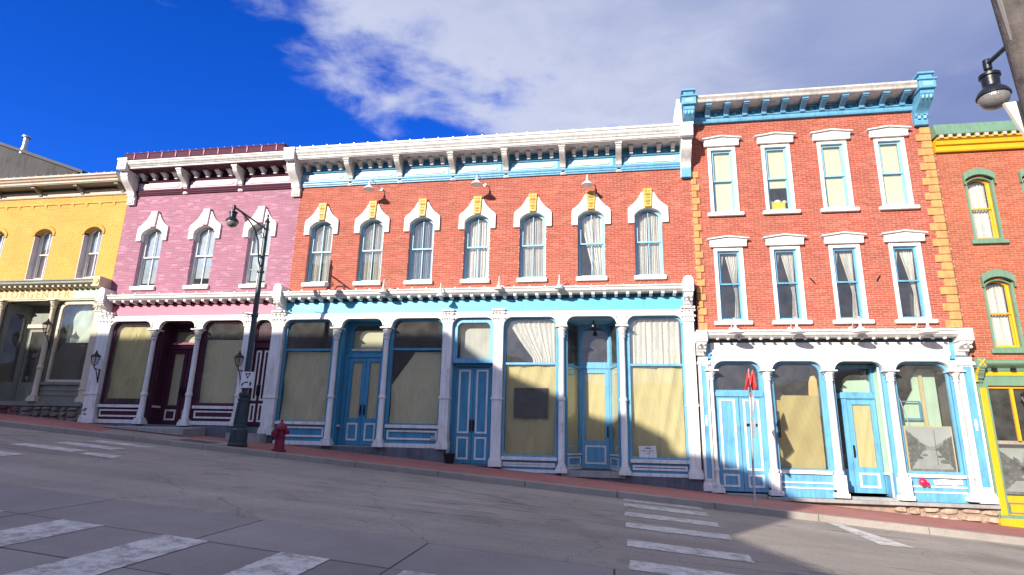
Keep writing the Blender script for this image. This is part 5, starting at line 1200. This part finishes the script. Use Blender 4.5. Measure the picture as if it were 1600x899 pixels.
# ================================================================== street furniture
FROST = paint('prismatic_glass', (.17, .16, .15), .12, .15, 30, .4, .2)
def street_lamp(x, y, zg, sgn, label):
    t = thing('street_lamp', label, 'street lamp', (x, y, zg), 'pendant street lamps')
    b = MB().lathe([(.24, 0), (.24, .06), (.22, .08), (.21, .40), (.17, .44), (.17, .50), (.15, .52), (.115, 1.10), (.14, 1.12), (.14, 1.17), (.10, 1.20), (.13, 1.24), (.13, 1.30), (.085, 1.34)], x, y, 12, zg)
    for k in range(10):
        a = 2*math.pi*k/10; b.tube([(x+.155*math.cos(a), y+.155*math.sin(a), zg+.52), (x+.118*math.cos(a), y+.118*math.sin(a), zg+1.08)], .014, 5)
    b.build('base', POLE, t, smooth=True)
    MB().lathe([(.075, 1.32), (.072, 3.0), (.062, 4.4), (.055, 5.95)], x, y, 14, zg).build('pole', POLE, t, smooth=True)
    c = MB()
    for z in (1.45, 3.35, 4.55): MB().lathe([(.09, z-.03), (.095, z), (.09, z+.03)], x, y, 12, zg).build('collar', POLE, t, smooth=True)
    c.lathe([(.05, 5.95), (.075, 5.98), (.05, 6.03), (.02, 6.12), (.035, 6.16), (.005, 6.22)], x, y, 10, zg); c.build('finial', POLE, t, smooth=True)
    L = 1.42; P = lambda d, z: (x-.02*d, y+sgn*d, zg+z)
    a = MB().tube([P(0, 5.76), P(.5, 5.80), P(1.0, 5.83), P(L, 5.85)], .026, 8)
    a.tube([P(0, 4.62), P(.14, 4.78), P(.22, 5.05), P(.30, 5.35), P(.50, 5.60), P(.80, 5.74), P(1.1, 5.82)], .020, 6)
    for (cd_, cz, r_) in ((.16, 5.52, .11), (.92, 5.70, .07), (.11, 4.95, .06)):
        pts = []
        for i in range(16):
            q = i/15*3.4*math.pi/1.4; rr_ = r_*(1-.055*i); pts.append(P(cd_+rr_*math.cos(q), cz+rr_*math.sin(q)))
        a.tube(pts, .014, 5)
    a.build('arm', POLE, t, smooth=True)
    MB().tube([(x-.34, y, zg+4.62), (x+.05, y, zg+4.56)], .012, 6).build('banner_rod', POLE, t); MB().tube([(x-.36, y, zg+3.42), (x+.05, y, zg+3.36)], .012, 6).build('banner_rod', POLE, t)
    lx, ly, _ = P(L, 0); zl = zg+5.85
    h = MB().lathe([(.036, .05), (.040, .02), (.040, -.065), (.025, -.08), (.030, -.10), (.024, -.12), (.095, -.13), (.10, -.135), (.10, -.165), (.084, -.175), (.080, -.28), (.095, -.30), (.135, -.34), (.155, -.38), (.158, -.40), (.150, -.40)], lx, ly, 20, zl); h.build('lamp_shade', IRON, t, smooth=True)
    g = MB().lathe([(.142, -.395), (.142, -.43), (.130, -.47), (.105, -.505), (.06, -.53), (.01, -.54)], lx, ly, 20, zl); g.build('lamp_globe', FROST, t, smooth=True)
    return t
L1 = street_lamp(-9.38, -1.88, zs(-9.38, -1.88), -1, 'tall dark street lamp with scrolled arm standing beside the red hydrant')
L2 = street_lamp(4.10, -10.95, zr(4.1, -10.95), 1, 'black pendant street lamp reaching in from the top right corner')
# sign on the lamp post
sg = thing('traffic_sign', 'small white sign with a yield triangle strapped to the street lamp', 'sign', (-9.28, -1.98, 1.38))
MB().box(-9.46, -9.10, -2.0, -1.985, 1.17, 1.58).build('plate', paint('white_sign_sheet', (.72, .72, .72), .4, .04), sg, bevel=.006)
BLK = paint('black_sign_print', (.012, .012, .014), .5, 0, 2, 0, 0)
tri = MB(); A_ = [(-9.355, 1.545), (-9.185, 1.545), (-9.27, 1.40)]; I_ = [(-9.315, 1.522), (-9.225, 1.522), (-9.27, 1.446)]
tri.ring(A_, I_, -2.004, -2.0005).build('triangle', BLK, sg)
ar = MB(); ar.prism([(-9.43, 1.24), (-9.40, 1.29), (-9.30, 1.335), (-9.24, 1.33), (-9.24, 1.30), (-9.31, 1.30), (-9.37, 1.27), (-9.385, 1.22)], -2.004, -2.0005); ar.prism([(-9.19, 1.22), (-9.20, 1.28), (-9.18, 1.34), (-9.14, 1.30), (-9.155, 1.22)], -2.004, -2.0005); ar.build('arrow_symbol', BLK, sg)
for z in (1.24, 1.52): MB().box(-9.47, -9.28, -1.984, -1.955, z-.01, z+.01).build('strap', STEEL, sg)
# hydrant
hx, hy = -8.18, -1.98; hz = zs(hx, hy)
hyd = thing('fire_hydrant', 'crimson fire hydrant at the kerb in front of the violet and red buildings', 'hydrant', (hx, hy, hz))
MB().lathe([(.17, 0), (.17, .03), (.12, .045), (.115, .30), (.135, .32), (.135, .345), (.11, .36), (.115, .50), (.16, .515), (.16, .545), (.13, .56)], hx, hy, 18, hz).build('barrel', RED, hyd, smooth=True)
MB().lathe([(.135, .56), (.13, .60), (.10, .65), (.05, .685), (.03, .69), (.03, .74), (.01, .75)], hx, hy, 16, hz).build('bonnet', RED, hyd, smooth=True)
for sx in (-1, 1): MB().lathe([(.045, sx*.08), (.05, sx*.16), (.062, sx*.165), (.062, sx*.195), (.02, sx*.20), (.02, sx*.225)], hx, hy, 12, hz+.46, 'x').build('side_nozzle', RED, hyd, smooth=True)
MB().lathe([(.06, -.09), (.07, -.17), (.085, -.175), (.085, -.21), (.025, -.215), (.025, -.24)], hx-.05, hy, 14, hz+.42, 'y').build('pumper_nozzle', RED, hyd, smooth=True)
bo = MB()
for k in range(8):
    a = 2*math.pi*k/8; bo.lathe([(.014, .03), (.014, .055)], hx+.145*math.cos(a), hy+.145*math.sin(a), 6, hz)
bo.build('bolts', RED, hyd, kind='stuff')
# signpost with flags
px_, py_ = 2.87, -1.93; pz = zs(px_, py_)
sp = thing('signpost', 'thin steel signpost with two red flags in front of the blue double door', 'signpost', (px_, py_, pz))
MB().tube([(px_, py_, pz), (px_+.03, py_, .2), (px_+.06, py_, 1.40)], .024, 8).build('post', STEEL, sp, smooth=True)
yv = MB(); c_ = (px_+.085, py_, .98); hw_ = .36
yv.add([(c_[0]+dx, c_[1]+a, c_[2]+b) for dx in (-.004, .004) for a, b in ((0, hw_), (hw_, 0), (0, -hw_), (-hw_, 0))], [(0, 1, 2, 3), (7, 6, 5, 4)]+[(i, i+4, (i+1) % 4+4, (i+1) % 4) for i in range(4)])
yv.build('warning_plate', paint('sign_back_aluminium', (.50, .51, .52), .35, .05, 3, 0, .1, .7), sp)
pl = MB().add([(c_[0]+dx, c_[1]+a, .40+b) for dx in (-.004, .004) for a, b in ((-.2, .2), (.2, .2), (.2, -.18), (-.2, -.18))], [(0, 1, 2, 3), (7, 6, 5, 4)]+[(i, i+4, (i+1) % 4+4, (i+1) % 4) for i in range(4)])
pl.build('small_plate', MATS['sign_back_aluminium'], sp)
for (pts, yo) in (([(-.10, 1.20), (.02, 1.29), (.085, 1.50), (.075, 1.64), (.055, 1.70), (.035, 1.66), (-.03, 1.45)], -.13), ([(.095, 1.20), (.20, 1.28), (.225, 1.34), (.205, 1.62), (.185, 1.69), (.165, 1.66), (.125, 1.50), (.06, 1.30)], .13)):
    m = MB(); k = len(pts); cx = sum(p[0] for p in pts)/k; cz = sum(p[1] for p in pts)/k
    ring_ = [(px_+x, py_+yo+1.1*(x-cx)*(1 if yo < 0 else -1)+.03*math.sin(9*z), z) for x, z in pts]; mid = (px_+cx, py_+yo-.035, cz)
    m.add(ring_+[mid], [(i, (i+1) % k, k) for i in range(k)]); o = m.build('flag', REDF, sp); s_ = o.modifiers.new('thick', 'SOLIDIFY'); s_.thickness = .005
    MB().tube([(px_+.06, py_, 1.02), (px_+.06+(cx-.06)*.4, py_+yo*.7, 1.30), (px_+pts[4][0], py_+yo, 1.70)], .007, 6).build('flag_staff', STEEL, sp)
# gooseneck lamps
def gooseneck(x, z, label, grp, mat, tilt=0.0, proj=.52, size=.17, side=0.0, low=False, wall=0.0):
    t = thing('gooseneck_lamp', label, 'wall lamp', (x, wall, z), grp)
    a = MB(); hx_ = x+side*proj; up = .18 if low else .10
    a.tube([(x, wall, z), (x+side*.1, wall-.12, z+.02), (x+side*.25, wall-.26, z+up*.9), (x+side*.4, wall-.40, z+up*1.2), (hx_, wall-proj+.02, z+up), (hx_, wall-proj, z-.02)], .013, 7); a.lathe([(.05, -.02), (.05, .0)], x, wall, 12, z, 'y')
    a.build('arm', mat, t, smooth=True)
    s = MB().lathe([(.028, .03), (.032, -.06), (.05, -.075), (size*.55, -.12), (size, -.19), (size*1.02, -.205), (size*.98, -.205)], hx_, wall-proj, 18, z); s.build('lamp_shade', mat, t, smooth=True)
    return t
gooseneck(-6.93, 7.38, 'white gooseneck lamp on the red brick between the second and third arched windows', 'gooseneck lamps on the red building', WHITE, side=-.35)
gooseneck(-3.70, 7.36, 'white gooseneck lamp above the middle arched window keystone', 'gooseneck lamps on the red building', WHITE, side=-.25)
gooseneck(-.62, 7.22, 'bent white gooseneck lamp above the sixth arched window', 'gooseneck lamps on the red building', WHITE, side=-.12, proj=.42)
for x, z, l in ((-6.42, 4.20, 'above the blue double door'), (-4.74, 4.06, 'left of the blue panelled double door'), (-3.09, 4.22, 'right of the blue panelled double door'), (-1.44, 4.22, 'left of the splayed blue entrance')):
    gooseneck(x, z, 'small white gooseneck lamp on the long shop cornice '+l, 'lamps on the long shop cornice', WHITE2, low=True, proj=.50, size=.12)
for x, l in ((2.98, 'first'), (4.42, 'second'), (5.86, 'third')):
    gooseneck(x, 2.96, 'white gooseneck lamp over the white sign board, %s from the left' % l, 'lamps over the white sign board', WHITE, low=True, proj=.62, size=.19)
gooseneck(7.30, 2.94, 'white gooseneck lamp over the right end of the white sign board', 'lamps over the white sign board', WHITE, low=True, proj=.60, size=.20, side=.08)
# wall lanterns
def lantern(x, y, z, label, s=1.0):
    t = thing('wall_lantern', label, 'lantern', (x, y, z-.55), 'iron wall lanterns')
    yl = y-.22; a = MB().tube([(x, y, z-.62), (x, y-.04, z-.50), (x, y-.12, z-.30), (x, yl, z-.22), (x, yl, z-.16)], .014, 6); a.tube([(x, y, z-.28), (x, yl, z-.22)], .012, 6); a.tube([(x, y, z-.24), (x, y, z-.66)], .016, 6); a.build('bracket', IRON, t)
    c = MB(); c.lathe([(.045, -.17), (.05, -.15), (.03, -.14)], x, yl, 8, z); 
    for k in range(4):
        g = math.pi/4+k*math.pi/2; c.tube([(x+.06*math.cos(g), yl+.06*math.sin(g), z-.14), (x+.12*math.cos(g), yl+.12*math.sin(g), z+.10)], .010, 5)
    c.lathe([(.135, .10), (.14, .115), (.08, .18), (.05, .19), (.05, .22), (.02, .24), (.025, .27), (.003, .30)], x, yl, 8, z); c.build('cage', IRON, t)
    MB().lathe([(.055, -.135), (.11, .095)], x, yl, 4, z).build('glass', GLOBE, t)
lantern(-15.50, -.12, 2.10, 'black iron lantern on the white pilaster between the yellow and violet buildings')
lantern(-10.72, -.12, 2.08, 'black iron lantern on the white pilaster left of the narrow violet door')
lantern(-17.52, -.08, 3.12, 'dark iron lantern on the column of the yellow building')
lantern(9.34, -.10, 1.22, 'black lantern in front of the yellow shop front at the right edge')
# planter
pt = thing('plant_pot', 'black plant pot with a bare stick beside the blue panelled double door', 'plant pot', (-4.36, -.13, zs(-4.36, -.13)))
MB().lathe([(.11, 0), (.15, .22), (.165, .22), (.165, .26), (.14, .26), (.13, .20)], -4.36, -.13, 14, zs(-4.36, -.13)).build('pot', IRON, pt, smooth=True)
sk_ = MB().tube([(-4.36, -.13, -.45), (-4.35, -.12, .0), (-4.37, -.11, .38)], .012, 6)
for k in range(12):
    a = k*2.4; sk_.tube([(-4.36, -.13, zs(-4.36, -.13)+.2), (-4.36+.12*math.cos(a), -.13+.10*math.sin(a), zs(-4.36, -.13)+.27+.02*(k % 4))], .006, 4)
sk_.build('stems', paint('dry_stem', (.06, .07, .03), .8), pt)
# notice in the right-hand papered window
nb = thing('window_notice', 'white paper notice propped in the corner of the papered window', 'notice', (.79, .055, -.36))
MB().add([(.575, .05, -.375), (1.01, .05, -.372), (.985, .05, -.01), (.545, .05, -.025), (.575, .058, -.375), (1.01, .058, -.372), (.985, .058, -.01), (.545, .058, -.025)], [(0, 1, 2, 3), (7, 6, 5, 4), (0, 4, 5, 1), (1, 5, 6, 2), (2, 6, 7, 3), (3, 7, 4, 0)]).build('sheet', WHITE, nb)
text('lettering', 'RENTAL, RETAIL', .045, (.78, .0485, -.155), BLK, nb, align='CENTER', depth=.0005); text('lettering', '& ART', .045, (.79, .0485, -.215), BLK, nb, align='CENTER', depth=.0005)
MB().prism([(.70, -.085), (.74, -.06), (.77, -.065), (.78, -.045), (.80, -.065), (.84, -.06), (.87, -.085)], .0485, .0495).build('emblem', BLK, nb)
# wooden pole at the right edge with a cream board
up_ = thing('utility_pole', 'weathered grey wooden pole at the top right corner close to the camera', 'utility pole', (2.79, -12.0, -1.7))
w_ = MB(); n = 20; vs = []; H = [(-1.9, .165), (1.0, .155), (2.2, .15), (2.7, .148), (3.2, .147), (3.8, .142), (4.3, .14)]
for z, r_ in H:
    for k in range(n):
        a = 2*math.pi*k/n; q = r_*(1+.02*math.sin(5*a+z*2)+.015*math.sin(11*a)); vs.append((2.80+(3.0-z)*.055+q*math.cos(a), -12.0+q*math.sin(a), z))
w_.add(vs, [(j*n+k, j*n+(k+1) % n, (j+1)*n+(k+1) % n, (j+1)*n+k) for j in range(len(H)-1) for k in range(n)]+[tuple((len(H)-1)*n+k for k in range(n))])
w_.build('shaft', WOOD, up_, smooth=True)
cdp = MB().tube([(2.69, -12.02, 2.70), (2.62, -12.02, 3.5), (2.585, -12.02, 4.25)], .022, 8).build('conduit', paint('grey_conduit', (.12, .11, .10), .6), up_)
bd = MB().prism([(2.70, 2.36), (3.15, 2.40), (3.15, 1.9), (2.86, 1.9)], -11.80, -11.775); tag(bd.build('board_sign', paint('cream_board', (.72, .68, .55), .5)), 'pale cream board fixed to the wooden pole at the right edge', 'sign')

# person behind the glass of the yellow building's door
pr = thing('person', 'person in dark jacket and black cap standing behind the glass door of the yellow building', 'person', (-19.27, 1.0, .86))
def skinned(name, pts, edges, rad, mat, parent, root=0):
    me = bpy.data.meshes.new(name); off = origin(parent); me.from_pydata([tuple(Vector(p)) for p in pts], edges, []); me.materials.append(mat)
    o = bpy.data.objects.new(name, me); col.objects.link(o); o.parent = parent
    m = o.modifiers.new('skin', 'SKIN'); m.use_smooth_shade = True
    for i, v in enumerate(me.skin_vertices[0].data): v.radius = rad[i]; v.use_root = (i == root)
    o.modifiers.new('sub', 'SUBSURF').levels = 2; o.modifiers['sub'].render_levels = 2; return o
E_ = [(0, 1), (1, 2), (2, 3), (3, 4), (2, 5), (5, 6), (6, 7), (2, 8), (8, 9), (9, 10), (0, 11), (11, 12), (12, 13), (13, 14), (0, 15), (15, 16), (16, 17), (17, 18)]
PT = [(0, 0, .92), (0, 0, 1.12), (.01, 0, 1.34), (.03, 0, 1.44), (.05, 0, 1.50), (0, -.17, 1.36), (.03, -.21, 1.10), (.14, -.20, .88), (0, .17, 1.36), (.02, .22, 1.10), (.10, .20, .88),
      (0, -.09, .86), (.01, -.10, .48), (-.02, -.10, .08), (.12, -.10, .03), (0, .09, .86), (.02, .10, .48), (-.01, .10, .08), (.13, .10, .03)]
RD = [(.13, .15), (.12, .14), (.12, .15), (.06, .06), (.05, .05), (.07, .07), (.055, .055), (.04, .04), (.07, .07), (.055, .055), (.04, .04), (.09, .09), (.065, .065), (.05, .05), (.04, .04), (.09, .09), (.065, .065), (.05, .05), (.04, .04)]
bd_ = skinned('body', PT, E_, RD, CLOTH, pr)
hd = MB().sphere((.06, 0, 1.60), .105, 16, 12, (.95, .78, 1.18)); hd.add([(.155, -.018, 1.59), (.155, .018, 1.59), (.185, 0, 1.575), (.155, 0, 1.63)], [(0, 1, 2), (0, 2, 3), (1, 3, 2)])
hd.v = [(x-19.27, y+1.0, z+.86) for x, y, z in hd.v]; hd.build('head', SKIN, pr, smooth=True)
hr = MB().sphere((.035, 0, 1.63), .112, 14, 8, (.9, .85, 1.05)); hr.v = [(x-19.27, y+1.0, z+.86) for x, y, z in hr.v]; hr.build('hair', CLOTH, pr, smooth=True)
cp = MB().lathe([(.125, 1.655), (.128, 1.69), (.12, 1.74), (.07, 1.77), (.01, 1.775)], .05, 0, 16); cp.extz([(.12, -.10), (.20, -.07), (.225, 0), (.20, .07), (.12, .10)], 1.655, 1.672)
cp.v = [(x-19.27, y+1.0, z+.86) for x, y, z in cp.v]; cp.build('cap', CLOTH, pr, smooth=True)
for sgn in (-1, 1):
    hnd = MB(); bx0 = (.16 if sgn < 0 else .11, .20*sgn, .86)
    hnd.sphere((bx0[0], bx0[1], .83), .042, 8, 6, (.7, .45, 1.1))
    for k, (dx_, ln) in enumerate(((-.028, .07), (-.009, .085), (.010, .08), (.028, .065))): hnd.tube([(bx0[0]+dx_, bx0[1], .80), (bx0[0]+dx_+.005, bx0[1], .80-ln*.5), (bx0[0]+dx_+.018, bx0[1]-.008*sgn, .80-ln)], [.0095, .009, .007], 6)
    hnd.tube([(bx0[0]+.03, bx0[1], .84), (bx0[0]+.05, bx0[1]-.015*sgn, .81), (bx0[0]+.052, bx0[1]-.02*sgn, .78)], [.010, .010, .008], 6)
    hnd.v = [(x-19.27, y+1.0, z+.86) for x, y, z in hnd.v]; hnd.build('hand', SKIN, pr, smooth=True)

# short iron anchor bars on the tall brick front
for x0, z0, x1, z1, l in ((5.02, 4.30, 5.14, 4.16, 'left'), (6.60, 4.18, 6.70, 4.33, 'right')):
    tag(MB().tube([(x0, -.03, z0), (x1, -.03, z1)], .014, 6).build('anchor_bar', IRON), 'short dark iron bar on the brick between lower windows, %s of two' % l, 'iron bar', 'iron bars on the tall brick front')

# wooded hills round the gulch
from mathutils import noise as mn
hm_ = MB(); n = 96; rings = ((95, 0), (125, .45), (165, .85), (230, 1.0)); vs = []
for rad, f in rings:
    for k in range(n):
        a = 2*math.pi*k/n; h = 16+20*(.5+.5*mn.noise(Vector((math.cos(a)*1.7, math.sin(a)*1.7, .3))))+5*mn.noise(Vector((math.cos(a)*7, math.sin(a)*7, 2)))
        if math.sin(a) > .2: h *= .55
        vs.append((rad*math.cos(a), rad*math.sin(a), -8+f*h*(rad/165)))
hm_.add(vs, [(j*n+k, j*n+(k+1) % n, (j+1)*n+(k+1) % n, (j+1)*n+k) for j in range(3) for k in range(n)])
struct(hm_.build('hills', paint('dry_hillside', (.075, .062, .038), .95, .35, .05, .3, .4, 0, .6), smooth=True))
